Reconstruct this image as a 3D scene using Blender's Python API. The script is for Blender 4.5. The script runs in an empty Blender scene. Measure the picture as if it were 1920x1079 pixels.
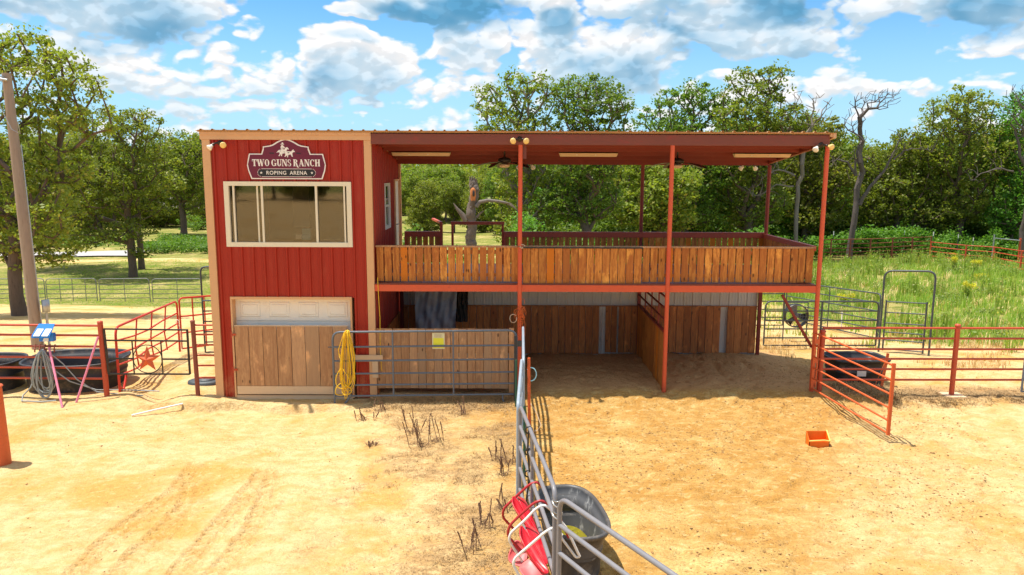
import bpy, math, random
import numpy as np
from mathutils import Vector, Matrix
random.seed(7); RNG = np.random.default_rng(7)
C = bpy.context.scene
COL = C.collection

# ------------------------------------------------------------------ camera
CAMP = np.array([-0.2082, -15.2254, 4.7113]); F = 1408.45
AR = np.array([0.99998855, -0.00269082, 0.00395779])
AU = np.array([-0.00349802, 0.1534513, 0.98815002])
AF = np.array([0.00326626, 0.98815255, -0.15344013])
cd = bpy.data.cameras.new('camera'); cam = bpy.data.objects.new('camera', cd); COL.objects.link(cam)
cd.sensor_width = 36; cd.lens = F/1920*36; cd.clip_start = .1; cd.clip_end = 5000
M = Matrix(((AR[0], AU[0], -AF[0], CAMP[0]), (AR[1], AU[1], -AF[1], CAMP[1]), (AR[2], AU[2], -AF[2], CAMP[2]), (0, 0, 0, 1)))
cam.matrix_world = M; C.camera = cam

# ------------------------------------------------------------------ light
SUN = Vector((-0.30, 0.050, 1)).normalized()          # towards the sun
sl = bpy.data.lights.new('sun', 'SUN'); sl.energy = 3.9; sl.angle = math.radians(.6); sl.color = (1, .955, .87)
so = bpy.data.objects.new('sun', sl); COL.objects.link(so); so.rotation_euler = SUN.to_track_quat('Z', 'Y').to_euler(); so.location = (-20, 0, 40)
C.view_settings.view_transform = 'Standard'; C.view_settings.look = 'None'
C.view_settings.exposure = .80; C.view_settings.gamma = 1

# ------------------------------------------------------------------ node helper
class N:
    def __init__(s, tree): s.t = tree; s.n = tree.nodes; s.l = tree.links
    def new(s, typ, **k):
        n = s.n.new(typ)
        for a, b in k.items(): setattr(n, a, b)
        return n
    def put(s, sock, v):
        if isinstance(v, bpy.types.NodeSocket): s.l.new(v, sock)
        elif v is not None: sock.default_value = v
    def m(s, op, a, b=None, c=None, clamp=False):
        n = s.new('ShaderNodeMath', operation=op, use_clamp=clamp)
        s.put(n.inputs[0], a)
        if b is not None: s.put(n.inputs[1], b)
        if c is not None: s.put(n.inputs[2], c)
        return n.outputs[0]
    def vm(s, op, a, b=None, sc=None):
        n = s.new('ShaderNodeVectorMath', operation=op); s.put(n.inputs[0], a)
        if b is not None: s.put(n.inputs[1], b)
        if sc is not None: s.put(n.inputs['Scale'], sc)
        return n.outputs['Value'] if op in ('LENGTH', 'DOT_PRODUCT', 'DISTANCE') else n.outputs[0]
    def mix(s, f, a, b, blend='MIX'):
        n = s.new('ShaderNodeMix', data_type='RGBA', blend_type=blend); s.put(n.inputs[0], f)
        s.put(n.inputs[6], (*a, 1) if isinstance(a, tuple) and len(a) == 3 else a)
        s.put(n.inputs[7], (*b, 1) if isinstance(b, tuple) and len(b) == 3 else b)
        return n.outputs[2]
    def ss(s, v, a, b, lo=0., hi=1.):
        n = s.new('ShaderNodeMapRange', interpolation_type='SMOOTHSTEP'); s.put(n.inputs[0], v)
        for i, q in enumerate((a, b, lo, hi)): s.put(n.inputs[i+1], q)
        return n.outputs[0]
    def noise(s, vec, scale, detail=4, rough=.5, dist=0, col=False):
        n = s.new('ShaderNodeTexNoise'); s.put(n.inputs['Vector'], vec); s.put(n.inputs['Scale'], scale)
        n.inputs['Detail'].default_value = detail; n.inputs['Roughness'].default_value = rough; n.inputs['Distortion'].default_value = dist
        return n.outputs['Color'] if col else n.outputs['Fac']
    def obj(s): return s.new('ShaderNodeTexCoord').outputs['Object']
    def mul(s, vec, v3): return s.vm('MULTIPLY', vec, v3)
    def comb(s, x, y, z=0.):
        n = s.new('ShaderNodeCombineXYZ'); s.put(n.inputs[0], x); s.put(n.inputs[1], y); s.put(n.inputs[2], z); return n.outputs[0]

# ------------------------------------------------------------------ sky
w = bpy.data.worlds.new('World'); C.world = w; w.use_nodes = True
w.node_tree.nodes.clear(); g = N(w.node_tree)
w.cycles.sampling_method = 'MANUAL'; w.cycles.sample_map_resolution = 512
sky = g.new('ShaderNodeTexSky', sky_type='NISHITA', sun_disc=False)
sky.sun_elevation = math.asin(SUN.z); sky.sun_rotation = math.atan2(SUN.x, SUN.y)
sky.air_density = 1.0; sky.dust_density = .6; sky.ozone_density = 2.0
dirv = g.new('ShaderNodeTexCoord').outputs['Generated']
sp = g.new('ShaderNodeSeparateXYZ'); g.put(sp.inputs[0], dirv)
az = g.m('ARCTAN2', sp.outputs[0], sp.outputs[1]); el = g.m('ARCSINE', g.m('MINIMUM', sp.outputs[2], 1.))
# cloud field in (azimuth, elevation); blobs say where the big clouds of the day stand
def cloud_group():
    t = bpy.data.node_groups.new('cloud_density', 'ShaderNodeTree')
    t.interface.new_socket('az', in_out='INPUT', socket_type='NodeSocketFloat')
    t.interface.new_socket('el', in_out='INPUT', socket_type='NodeSocketFloat')
    t.interface.new_socket('d', in_out='OUTPUT', socket_type='NodeSocketFloat')
    t.interface.new_socket('t', in_out='OUTPUT', socket_type='NodeSocketFloat')
    q = N(t); gi = q.new('NodeGroupInput'); go = q.new('NodeGroupOutput')
    a, e = gi.outputs[0], gi.outputs[1]
    v = q.comb(a, q.m('MULTIPLY', e, 1.7), 3.1)
    wn = q.noise(v, 9., 3, .55, 0, True)
    wv = q.vm('SCALE', q.vm('SUBTRACT', wn, (.5, .5, .5)), None, .085)
    wp = q.vm('ADD', q.comb(a, e, 0.), wv)
    blobs = [  # az, el (radians), half sizes, weight
        (-.47, .190, .125, .034, 1.0), (-.60, .215, .11, .026, .9), (-.38, .236, .12, .016, .9), (-.08, .218, .115, .032, 1.0), (-.60, .150, .12, .040, .62), (-.50, .118, .10, .028, .7),
        (.055, .200, .036, .022, 1.0), (.05, .165, .050, .026, .9), (.12, .142, .10, .040, .9), (.25, .212, .17, .030, 1.0), (.29, .170, .12, .032, .9),
        (-.20, .188, .032, .012, .85), (-.23, .222, .040, .009, .8), (-.30, .120, .09, .022, .72), (-.20, .132, .070, .034, .95), (-.40, .115, .12, .036, .7),
        (-.06, .158, .045, .034, .9), (-.39, .170, .035, .018, .7), (-.33, .172, .025, .014, .7), (.58, .196, .16, .036, 1.0), (.62, .140, .09, .020, .9), (.54, .145, .020, .010, .5), (.415, .140, .016, .02, .7), (.56, .160, .05, .01, .4),
        (.41, .09, .05, .03, .6), (-.10, .098, .22, .024, .66), (.25, .09, .3, .02, .6), (.62, .09, .12, .02, .5), (-.45, .07, .4, .02, .5), (0., .050, 1.3, .026, .42),
        (-1.2, .25, .3, .1, .8), (1.3, .3, .35, .1, .8), (2.4, .4, .4, .15, .8), (-2.4, .35, .5, .1, .8), (.2, .45, .3, .06, .8), (-.5, .6, .3, .1, .8), (.8, .7, .3, .1, .8), (-1.5, .8, .4, .1, .8)]
    tot = None
    for (ba, be, ra, re, wt) in blobs:
        d = q.vm('LENGTH', q.mul(q.vm('SUBTRACT', wp, (ba, be, 0.)), (1/ra, 1/re, 0.)))
        b = q.m('MULTIPLY', q.ss(d, 1.9, .55), wt*.80+.15)
        tot = b if tot is None else q.m('MAXIMUM', tot, b)
    tot = q.m('MAXIMUM', tot, q.ss(e, .30, .42, 0., .72))      # broken cloud overhead and behind, out of view, added to brighten the shade
    n1 = q.noise(v, 13., 10, .60, .15)
    vo = q.new('ShaderNodeTexVoronoi', feature='SMOOTH_F1'); q.put(vo.inputs['Vector'], q.vm('ADD', v, wv)); vo.inputs['Scale'].default_value = 30.; vo.inputs['Detail'].default_value = 1.; vo.inputs['Roughness'].default_value = .6; vo.inputs['Smoothness'].default_value = .25
    puff = q.m('SUBTRACT', .52, vo.outputs['Distance'])
    x = q.m('ADD', q.m('MULTIPLY', tot, .86), q.m('MULTIPLY', q.m('SUBTRACT', n1, .5), 1.12))
    x = q.m('ADD', x, q.m('MULTIPLY', puff, .40))
    q.put(go.inputs[0], x); q.put(go.inputs[1], q.m('ADD', tot, q.m('MULTIPLY', q.m('SUBTRACT', q.noise(v, 9., 3, .5), .5), .9))); return t
cg = cloud_group()
def dens(a, e):
    n = g.new('ShaderNodeGroup'); n.node_tree = cg; g.put(n.inputs[0], a); g.put(n.inputs[1], e); return n.outputs
d0 = dens(az, el)[0]
d1 = dens(g.m('SUBTRACT', az, .004), g.m('ADD', el, .009))[0]
d2 = dens(g.m('SUBTRACT', az, .003), g.m('ADD', el, .026))[1]
mask = g.ss(d0, .31, .50)
body = g.ss(g.m('ADD', g.m('MULTIPLY', d1, .35), g.m('MULTIPLY', d2, .65)), .48, .92)      # cloud overhead: this part is its shaded base
relief = g.m('MULTIPLY', g.m('SUBTRACT', d0, d1), 1.6)
ccol = g.mix(body, (1.02, 1.0, .99), g.mix(g.ss(d2, .80, 1.12), (.52, .74, .90), (.12, .38, .62)))
lift = g.m('ADD', 1., relief); lift = g.m('MINIMUM', g.m('MAXIMUM', lift, .95), 1.10)
ccol = g.vm('SCALE', ccol, None, lift)
elp = g.m('MAXIMUM', el, 0.)
skyc = g.mix(1., sky.outputs[0], (.46, .86, 1.12), 'MULTIPLY')
hz = g.ss(elp, .24, .0)
bg1 = g.new('ShaderNodeBackground'); g.put(bg1.inputs[0], skyc); bg1.inputs[1].default_value = .094
bg2 = g.new('ShaderNodeBackground'); g.put(bg2.inputs[0], ccol); bg2.inputs[1].default_value = .55
bg3 = g.new('ShaderNodeBackground'); bg3.inputs[0].default_value = (.45, .73, .93, 1); bg3.inputs[1].default_value = .68
mx0 = g.new('ShaderNodeMixShader'); g.put(mx0.inputs[0], g.m('MULTIPLY', hz, .95)); g.l.new(bg1.outputs[0], mx0.inputs[1]); g.l.new(bg3.outputs[0], mx0.inputs[2])
mx = g.new('ShaderNodeMixShader'); g.put(mx.inputs[0], g.m('MULTIPLY', mask, g.ss(el, .0, .05, .35, .96)))
g.l.new(mx0.outputs[0], mx.inputs[1]); g.l.new(bg2.outputs[0], mx.inputs[2])
wo = g.new('ShaderNodeOutputWorld'); g.l.new(mx.outputs[0], wo.inputs[0])

# ------------------------------------------------------------------ maths helpers
def ray(px, py):
    return AF + AR*(px-960)/F - AU*(py-539.5)/F
def P(px, py, Y=None, z=None, X=None):
    d = ray(px, py)
    t = (Y-CAMP[1])/d[1] if Y is not None else (z-CAMP[2])/d[2] if z is not None else (X-CAMP[0])/d[0]
    return CAMP+t*d
def vnoise(x, y, seed=0):
    xi = np.floor(x).astype(np.int64); yi = np.floor(y).astype(np.int64); xf = x-xi; yf = y-yi
    def h(a, b):
        n = (a*374761393+b*668265263+seed*1442695041) & 0x7fffffff
        n = ((n ^ (n >> 13))*1274126177) & 0x7fffffff
        return ((n ^ (n >> 16)) & 0xffff)/65535.
    u = xf*xf*(3-2*xf); v = yf*yf*(3-2*yf)
    return (h(xi, yi)*(1-u)+h(xi+1, yi)*u)*(1-v)+(h(xi, yi+1)*(1-u)+h(xi+1, yi+1)*u)*v
def fbm(x, y, s, oc=4, seed=0, r=.5):
    o = 0; a = 1; t = 0
    for i in range(oc):
        o = o+a*(vnoise(x/s+17.3*i, y/s-9.1*i, seed+i)-.5); t += a; a *= r; s *= .5
    return o/t*2
def sstep(x, a, b):
    t = np.clip((x-a)/(b-a), 0, 1); return t*t*(3-2*t)
TR = [[P(x, y, z=0)[:2] for x, y in l] for l in (
    [(140, 1079), (220, 1000), (330, 925), (372, 868)], [(215, 1079), (290, 1010), (350, 950), (362, 900)],
    [(330, 1079), (400, 1000), (465, 930), (498, 880)], [(400, 1079), (470, 1000), (500, 935), (512, 890)])]
def track(x, y):
    o = np.zeros_like(x); near = np.zeros_like(x)
    for l in TR:
        L = 0
        for a, b in zip(l[:-1], l[1:]):
            d = b-a; n = np.hypot(*d); d = d/n
            s = (x-a[0])*d[0]+(y-a[1])*d[1]; t = -(x-a[0])*d[1]+(y-a[1])*d[0]
            m = (s >= 0) & (s <= n) & (np.abs(t) < .17)
            f = sstep(np.abs(t), .17, .11)
            chev = .5+.5*np.sign(np.sin((s+L+np.abs(t)*.8)*2*np.pi/.13))
            v = f*(-.012-.030*chev*(np.abs(t) > .02))+.022*np.exp(-((np.abs(t)-.165)/.03)**2)
            o = np.where(m, v, o); L += n
    return o
LY = [-400, 1.5, 6, 14, 28, 55, 70, 85, 115, 160, 260, 900]; LZ = [0, 0, -.35, -1.3, -2.9, -3.2, -3.35, -3.7, -4.6, -3.5, 2.5, 10]
RY = [-400, 2, 6.5, 14, 42, 60, 100, 160, 260, 900]; RZ = [0, 0, -.38, -.85, -2.1, -2.6, -3.6, -3.0, 2.5, 10]
def hbase(x, y):
    k = sstep(x, -6, 6)
    z = np.interp(y, LY, LZ)*(1-k)+np.interp(y, RY, RZ)*k
    inb = sstep(x, -.4, .5)*sstep(x, 8.4, 5.6)*sstep(y, -1.1, .0)*sstep(y, 6., 3.2)
    z = z+.235*inb+.06*inb*sstep(y, 1.5, 3.3)
    inl = sstep(x, -3.2, -2.9)*sstep(x, -.1, -.3)*sstep(y, -.6, .1)*sstep(y, 5, 3.6); z = z+.10*inl
    # washed-out bank along the building's foot and under the right fence
    e = -.42+.13*np.sin(x*1.9)+.08*np.sin(x*4.3+1)
    bank = sstep(x, -8.6, -6.6)*sstep(x, -2.3, -4.6)
    z = z-.17*bank*(1-sstep(y, e-.05, e+.02))*sstep(y, -3.6, -.8)
    e2 = -.02+.12*np.sin(x*1.3+.5)+.05*np.sin(x*5.1)
    b2 = sstep(x, 6.3, 7.2)*sstep(x, 16, 12)
    z = z+.07*b2*sstep(y, e2-.28, e2-.18)*sstep(y, 1.6, .5)
    return z
def H(x, y):
    x = np.asarray(x, float); y = np.asarray(y, float)
    z = hbase(x, y)
    far = sstep(np.hypot(x, y+6), 14, 40)
    z = z+fbm(x, y, 2.6, 4, 3)*.045*(1-far)+far*fbm(x, y, 14., 3, 5)*.30
    arena = sstep(x, .0, .6)*sstep(y, 6, 2)*(1-far)
    z = z+fbm(x, y, .42, 3, 11, .6)*(.020+.030*arena)*(1-far)
    pit = sstep(fbm(x, y, .20, 2, 51), .18, .50); z = z-.042*pit*(.30+.70*arena)*(1-far)*sstep(y, 7, 3)
    gul = np.exp(-((x+7.6+.35*np.sin(y*1.3))/.35)**2)*sstep(y, -.6, .1)*sstep(y, 3.6, 2.)
    z = z-.16*gul+.10*np.exp(-((x+8.2)/.5)**2-((y-.2)/.55)**2)+.22*np.exp(-((x+6.9)/.8)**2-((y-1.6)/1.6)**2)
    return z+track(x, y)
def hz1(x, y): return float(H(np.array([x]), np.array([y]))[0])
TG = np.concatenate([np.arange(4, 30, .1), np.arange(30, 400, .5)])
def G(px, py):
    d = ray(px, py); q = CAMP+d*TG[:, None]; i = int(np.argmax(q[:, 2] < H(q[:, 0], q[:, 1])))
    lo, hi = TG[max(0, i-1)], TG[i]; T = np.linspace(lo, hi, 60); q = CAMP+d*T[:, None]; return q[int(np.argmax(q[:, 2] < H(q[:, 0], q[:, 1])))].copy()

# ------------------------------------------------------------------ mesh builder
LOC = {}
class MB:
    def __init__(s): s.v = []; s.f = []; s.sm = []
    def add(s, vs, fs, smooth=False):
        o = len(s.v); s.v += [tuple(map(float, q)) for q in vs]; s.f += [tuple(i+o for i in f) for f in fs]; s.sm += [smooth]*len(fs); return s
    def box(s, a, b):
        x0, x1 = sorted((a[0], b[0])); y0, y1 = sorted((a[1], b[1])); z0, z1 = sorted((a[2], b[2]))
        return s.add([(x0, y0, z0), (x1, y0, z0), (x1, y1, z0), (x0, y1, z0), (x0, y0, z1), (x1, y0, z1), (x1, y1, z1), (x0, y1, z1)],
                     [(0, 3, 2, 1), (4, 5, 6, 7), (0, 1, 5, 4), (1, 2, 6, 5), (2, 3, 7, 6), (3, 0, 4, 7)])
    def hexa(s, bot, top):
        return s.add(list(bot)+list(top), [(0, 3, 2, 1), (4, 5, 6, 7), (0, 1, 5, 4), (1, 2, 6, 5), (2, 3, 7, 6), (3, 0, 4, 7)])
    def bar(s, p, q, w, h, up=(0, 0, 1)):
        p = Vector(p); q = Vector(q); d = (q-p).normalized(); u = Vector(up)
        if abs(d.dot(u)) > .98: u = Vector((0, 1, 0))
        r = d.cross(u).normalized()*w/2; u = r.cross(d).normalized()*h/2
        return s.hexa([p-r-u, p+r-u, p+r+u, p-r+u], [q-r-u, q+r-u, q+r+u, q-r+u])
    def tube(s, pts, r, n=8, closed=False, cap=True):
        pts = [Vector(p) for p in pts]; m = len(pts); rs = r if hasattr(r, '__len__') else [r]*m
        T = []
        for i in range(m):
            a = pts[(i-1) % m] if (closed or i > 0) else pts[i]; b = pts[(i+1) % m] if (closed or i < m-1) else pts[i]
            T.append((b-a).normalized())
        u = T[0].orthogonal().normalized(); vs = []
        for i in range(m):
            u = (u-T[i]*u.dot(T[i]))
            u = u.normalized() if u.length > 1e-6 else T[i].orthogonal().normalized()
            b = T[i].cross(u)
            for k in range(n):
                a = 2*math.pi*k/n; vs.append(pts[i]+(u*math.cos(a)+b*math.sin(a))*rs[i])
        fs = []
        for i in range(m if closed else m-1):
            j = (i+1) % m
            for k in range(n): fs.append((i*n+k, i*n+(k+1) % n, j*n+(k+1) % n, j*n+k))
        s.add(vs, fs, True)
        if cap and not closed:
            s.add(vs[:n], [tuple(range(n-1, -1, -1))]); s.add(vs[-n:], [tuple(range(n))])
        return s
    def lathe(s, prof, c=(0, 0, 0), n=24, sx=1, sy=1, M4=None):
        vs = []
        for r, z in prof:
            for k in range(n):
                a = 2*math.pi*k/n; q = Vector((r*math.cos(a)*sx, r*math.sin(a)*sy, z))
                if M4 is not None: q = M4 @ q
                vs.append((q[0]+c[0], q[1]+c[1], q[2]+c[2]))
        fs = [(i*n+k, i*n+(k+1) % n, (i+1)*n+(k+1) % n, (i+1)*n+k) for i in range(len(prof)-1) for k in range(n)]
        return s.add(vs, fs, True)
    def prism(s, poly, o, ux, uy, dep):
        o = Vector(o); ux = Vector(ux); uy = Vector(uy); dn = Vector(dep); n = len(poly)
        a = [o+ux*p[0]+uy*p[1] for p in poly]; b = [q+dn for q in a]
        return s.add(a+b, [tuple(range(n)), tuple(range(2*n-1, n-1, -1))]+[(i, i+n, (i+1) % n+n, (i+1) % n) for i in range(n)])
    def build(s, name, mat, parent=None, loc=None, **k):
        return mesh_obj(name, np.array(s.v, np.float32), s.f, mat, parent, loc, smooth=s.sm, **k)
def root_loc(o):
    while o.parent: o = o.parent
    return LOC[o.name]
def mesh_obj(name, V, faces, mat, parent=None, loc=None, smooth=None, label=None):
    me = bpy.data.meshes.new(name)
    if parent is not None: off = root_loc(parent)
    elif loc is not None: off = np.array(loc, float)
    else:
        off = np.array([(V[:, 0].min()+V[:, 0].max())/2, (V[:, 1].min()+V[:, 1].max())/2, V[:, 2].min()])
    V = (V-off).astype(np.float32)
    if isinstance(faces, np.ndarray):
        k = faces.shape[1]; nf = len(faces)
        me.vertices.add(len(V)); me.vertices.foreach_set('co', V.ravel())
        me.loops.add(nf*k); me.loops.foreach_set('vertex_index', faces.astype(np.int32).ravel())
        me.polygons.add(nf); me.polygons.foreach_set('loop_start', np.arange(0, nf*k, k, dtype=np.int32))
        me.update(calc_edges=True)
    else:
        me.from_pydata(V.tolist(), [], faces)
    if smooth is True: me.polygons.foreach_set('use_smooth', [True]*len(me.polygons))
    elif smooth is not None and smooth is not False: me.polygons.foreach_set('use_smooth', smooth)
    me.materials.append(mat)
    o = bpy.data.objects.new(name, me); COL.objects.link(o)
    if parent is not None: o.parent = parent
    else: o.location = off; LOC[o.name] = off
    if label: o['label'] = label
    return o
def thing(name, label, cat, loc, group=None):
    o = bpy.data.objects.new(name, None); COL.objects.link(o); o.empty_display_size = .2
    o.location = loc; LOC[o.name] = np.array(loc, float); return tag(o, label, cat, group)
def tag(o, label, cat, group=None, kind=None):
    o['label'] = label; o['category'] = cat
    if group: o['group'] = group
    if kind: o['kind'] = kind
    return o
def copy_tree(o, parent=None):
    c = o.copy(); COL.objects.link(c); c.parent = parent
    if parent is None: LOC[c.name] = np.array(o.location)
    for ch in list(o.children): copy_tree(ch, c)
    return c
def rpath(pts, r, n=5, closed=False):
    pts = [Vector(p) for p in pts]; out = []; m = len(pts)
    for i, p in enumerate(pts):
        if not closed and i in (0, m-1): out.append(p); continue
        a = pts[(i-1) % m]; b = pts[(i+1) % m]; ra = min(r, (a-p).length*.49, (b-p).length*.49)
        s = p+(a-p).normalized()*ra; e = p+(b-p).normalized()*ra
        for k in range(n+1):
            t = k/n; out.append(s*(1-t)**2+p*2*t*(1-t)+e*t*t)
    return out

# ------------------------------------------------------------------ materials
def newmat(name):
    m = bpy.data.materials.new(name); m.use_nodes = True; m.node_tree.nodes.clear(); q = N(m.node_tree)
    b = q.new('ShaderNodeBsdfPrincipled'); o = q.new('ShaderNodeOutputMaterial'); q.l.new(b.outputs[0], o.inputs[0])
    return m, q, b, o
def bump(q, b, h, st=.3, dist=.02):
    n = q.new('ShaderNodeBump'); n.inputs['Strength'].default_value = st; n.inputs['Distance'].default_value = dist
    q.put(n.inputs['Height'], h); q.l.new(n.outputs[0], b.inputs['Normal'])
def paint(name, rgb, rough=.5, var=.15, scale=3., metal=0., dirt=None, dirtamt=.5, dscale=6., bmp=0., spec=.5, stretch=(1, 1, 1)):
    m, q, b, o = newmat(name); v = q.mul(q.obj(), stretch)
    n = q.noise(v, scale, 6, .6)
    c = q.mix(n, tuple(x*(1-var) for x in rgb), tuple(min(1, x*(1+var)) for x in rgb))
    if dirt: c = q.mix(q.m('MULTIPLY', q.ss(q.noise(v, dscale, 8, .7), .52, .72), dirtamt), c, dirt)
    q.put(b.inputs['Base Color'], c); b.inputs['Roughness'].default_value = rough; b.inputs['Metallic'].default_value = metal
    b.inputs['Specular IOR Level'].default_value = spec
    q.put(b.inputs['Roughness'], q.m('ADD', rough-.1, q.m('MULTIPLY', n, .2)))
    if name == 'red_siding':
        sz = q.new('ShaderNodeSeparateXYZ'); q.put(sz.inputs[0], q.obj()); dm = q.m('MULTIPLY', q.ss(sz.outputs[2], .75, .0), q.ss(q.noise(q.obj(), 5., 6, .7), .35, .65)); q.put(b.inputs['Base Color'], q.mix(q.m('MULTIPLY', dm, .55), c, (.50, .26, .12)))
    if bmp: bump(q, b, q.noise(v, scale*8, 5, .6), bmp, .01)
    return m
def wood(name, c1, c2, c3, rough=.65, hot=None, knots=True):
    m, q, b, o = newmat(name)
    geo = q.new('ShaderNodeNewGeometry'); r = geo.outputs['Random Per Island']
    pos = q.obj(); off = q.comb(q.m('MULTIPLY', r, 37.), q.m('MULTIPLY', r, 11.), q.m('MULTIPLY', r, 53.))
    v = q.vm('ADD', pos, off)
    wv = q.noise(v, 3., 2, .5, 0, True)
    gr = q.noise(q.vm('ADD', q.mul(v, (26., 26., 1.6)), q.vm('SCALE', wv, None, 2.2)), 1., 5, .62)
    c = q.mix(q.ss(gr, .36, .66), c1, c2)
    r2 = q.m('FRACT', q.m('MULTIPLY', r, 7.77))
    c = q.mix(q.m('MULTIPLY', q.ss(r2, .45, 1.), .75), c, c3)
    if hot: c = q.mix(q.ss(q.m('FRACT', q.m('MULTIPLY', r, 17.3)), .86, .9), c, hot)
    blotch = q.noise(q.mul(v, (3., 3., 1.3)), 1.6, 5, .6)
    c = q.mix(q.ss(blotch, .56, .74), c, tuple(min(1, x*1.55) for x in c2))
    if knots:
        vo = q.new('ShaderNodeTexVoronoi'); q.put(vo.inputs['Vector'], q.mul(v, (5.5, 5.5, 2.4))); vo.inputs['Scale'].default_value = 1.
        c = q.mix(q.ss(vo.outputs['Distance'], .13, .05), c, tuple(x*.22 for x in c1))
    c = q.mix(q.m('MULTIPLY', q.ss(r, .0, 1.), .30), c, tuple(x*.35 for x in c1))
    q.put(b.inputs['Base Color'], c); b.inputs['Roughness'].default_value = rough; b.inputs['Specular IOR Level'].default_value = .3
    bump(q, b, gr, .35, .004); return m
MT = {}
MT['siding'] = paint('red_siding', (.37, .023, .009), .45, .14, 1.2, dirt=(.42, .07, .035), dirtamt=.35, dscale=2.2, spec=.3, stretch=(3, 3, .8))
MT['trim'] = paint('tan_trim', (.68, .375, .18), .5, .08, 2., dirt=(.5, .28, .12), dirtamt=.3)
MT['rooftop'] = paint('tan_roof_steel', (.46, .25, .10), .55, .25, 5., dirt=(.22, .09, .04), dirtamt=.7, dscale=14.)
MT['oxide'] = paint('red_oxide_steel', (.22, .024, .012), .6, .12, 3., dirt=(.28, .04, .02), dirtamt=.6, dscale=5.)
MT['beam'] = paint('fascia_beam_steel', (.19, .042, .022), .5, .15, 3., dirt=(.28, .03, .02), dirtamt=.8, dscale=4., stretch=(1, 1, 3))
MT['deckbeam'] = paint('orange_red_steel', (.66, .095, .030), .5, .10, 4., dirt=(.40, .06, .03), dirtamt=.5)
MT['redpipe'] = paint('red_pipe_paint', (.50, .070, .024), .5, .18, 9., dirt=(.24, .05, .03), dirtamt=.7, dscale=18.)
MT['orpipe'] = paint('orange_gate_paint', (.66, .115, .028), .5, .12, 9., dirt=(.34, .07, .03), dirtamt=.6, dscale=18.)
MT['brightred'] = paint('bright_red_gate_paint', (.60, .030, .012), .45, .15, 9., dirt=(.35, .06, .03), dirtamt=.5, dscale=16.)
MT['rustpipe'] = paint('rusty_pipe_paint', (.25, .060, .032), .7, .3, 9., dirt=(.08, .03, .02), dirtamt=.7, dscale=12.)
MT['grey'] = paint('grey_gate_paint', (.115, .135, .165), .42, .12, 9., dirt=(.26, .24, .22), dirtamt=.55, dscale=20.)
MT['greylt'] = paint('worn_blue_grey_paint', (.30, .36, .42), .42, .15, 9., dirt=(.45, .43, .40), dirtamt=.7, dscale=14.)
MT['midgrey'] = paint('taupe_grey_paint', (.20, .19, .20), .42, .12, 9., dirt=(.30, .26, .22), dirtamt=.5, dscale=20.)
MT['dkgrey'] = paint('dark_green_grey_paint', (.050, .062, .068), .5, .2, 9., dirt=(.18, .16, .13), dirtamt=.4, dscale=20.)
MT['black'] = paint('black_paint', (.018, .017, .016), .45, .2, 6., dirt=(.12, .10, .08), dirtamt=.4, dscale=18.)
MT['rubber'] = paint('black_stock_tank_plastic', (.030, .031, .034), .5, .25, 4., dirt=(.24, .17, .11), dirtamt=.55, dscale=4., bmp=.1)
MT['tankgrey'] = paint('grey_stock_tank_plastic', (.075, .070, .068), .48, .2, 4., dirt=(.30, .25, .20), dirtamt=.55, dscale=5., bmp=.1)
MT['scale'] = paint('limescale_inside_tank', (.085, .085, .09), .6, .3, 5., dirt=(.45, .44, .42), dirtamt=.75, dscale=7., stretch=(1, 1, .5))
MT['algae'] = paint('algae_water', (.20, .17, .008), .25, .5, 14., dirt=(.04, .05, .01), dirtamt=.9, dscale=16.)
MT['water'] = paint('dull_water', (.05, .055, .055), .08, .2, 4.)
MT['white'] = paint('white_paint', (.78, .74, .68), .45, .05, 3., dirt=(.55, .45, .35), dirtamt=.25)
MT['almond'] = paint('almond_vinyl', (.78, .68, .50), .45, .04, 3., dirt=(.6, .45, .3), dirtamt=.3)
MT['garage'] = paint('garage_door_steel', (.84, .78, .68), .45, .04, 2., dirt=(.65, .5, .38), dirtamt=.3)
MT['whitesheet'] = paint('white_sheet_steel', (.66, .60, .52), .5, .08, 3., dirt=(.48, .38, .28), dirtamt=.6, dscale=3., stretch=(2, 2, .7))
MT['yellow'] = paint('yellow_rope', (.85, .52, .015), .5, .12, 12.)
MT['signyel'] = paint('yellow_sign_face', (.75, .72, .04), .4, .1, 4.)
MT['signpale'] = paint('faded_sign_face', (.72, .68, .42), .5, .1, 12.)
MT['blue'] = paint('blue_plastic', (.015, .20, .62), .4, .1, 5.)
MT['ltblue'] = paint('light_blue_card', (.10, .42, .60), .6, .1, 5.)
MT['pink'] = paint('pink_coated_rod', (.78, .22, .34), .5, .15, 20., dirt=(.8, .6, .6), dirtamt=.9, dscale=60.)
MT['orange'] = paint('orange_plastic', (.90, .16, .005), .45, .12, 6., dirt=(.7, .25, .05), dirtamt=.4)
MT['paleyel'] = paint('faded_yellow_plastic', (.90, .58, .14), .5, .1, 6.)
MT['redplas'] = paint('red_plastic', (.60, .010, .022), .35, .12, 6., dirt=(.62, .20, .16), dirtamt=.6, dscale=4.)
MT['pinkplas'] = paint('sun_faded_red_plastic', (.66, .11, .11), .45, .12, 6., dirt=(.72, .28, .22), dirtamt=.6, dscale=4.)
MT['redtube'] = paint('red_tube_paint', (.42, .020, .022), .4, .15, 10.)
MT['hose'] = paint('grey_hose', (.30, .32, .31), .5, .15, 10.)
MT['rope'] = paint('dusty_rope', (.62, .45, .30), .8, .2, 20.)
MT['orrope'] = paint('orange_baling_twine', (.75, .16, .03), .7, .2, 20.)
MT['cyrope'] = paint('pale_blue_rope', (.35, .68, .78), .6, .15, 20.)
MT['galv'] = paint('galvanised_steel', (.42, .43, .44), .4, .15, 8., .6)
MT['chrome'] = paint('hinge_steel', (.5, .5, .48), .35, .15, 8., .7)
MT['tarp'] = paint('silver_tarp', (.34, .33, .34), .42, .25, 3., .0, dirt=(.12, .12, .13), dirtamt=.7, dscale=5.)
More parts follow.
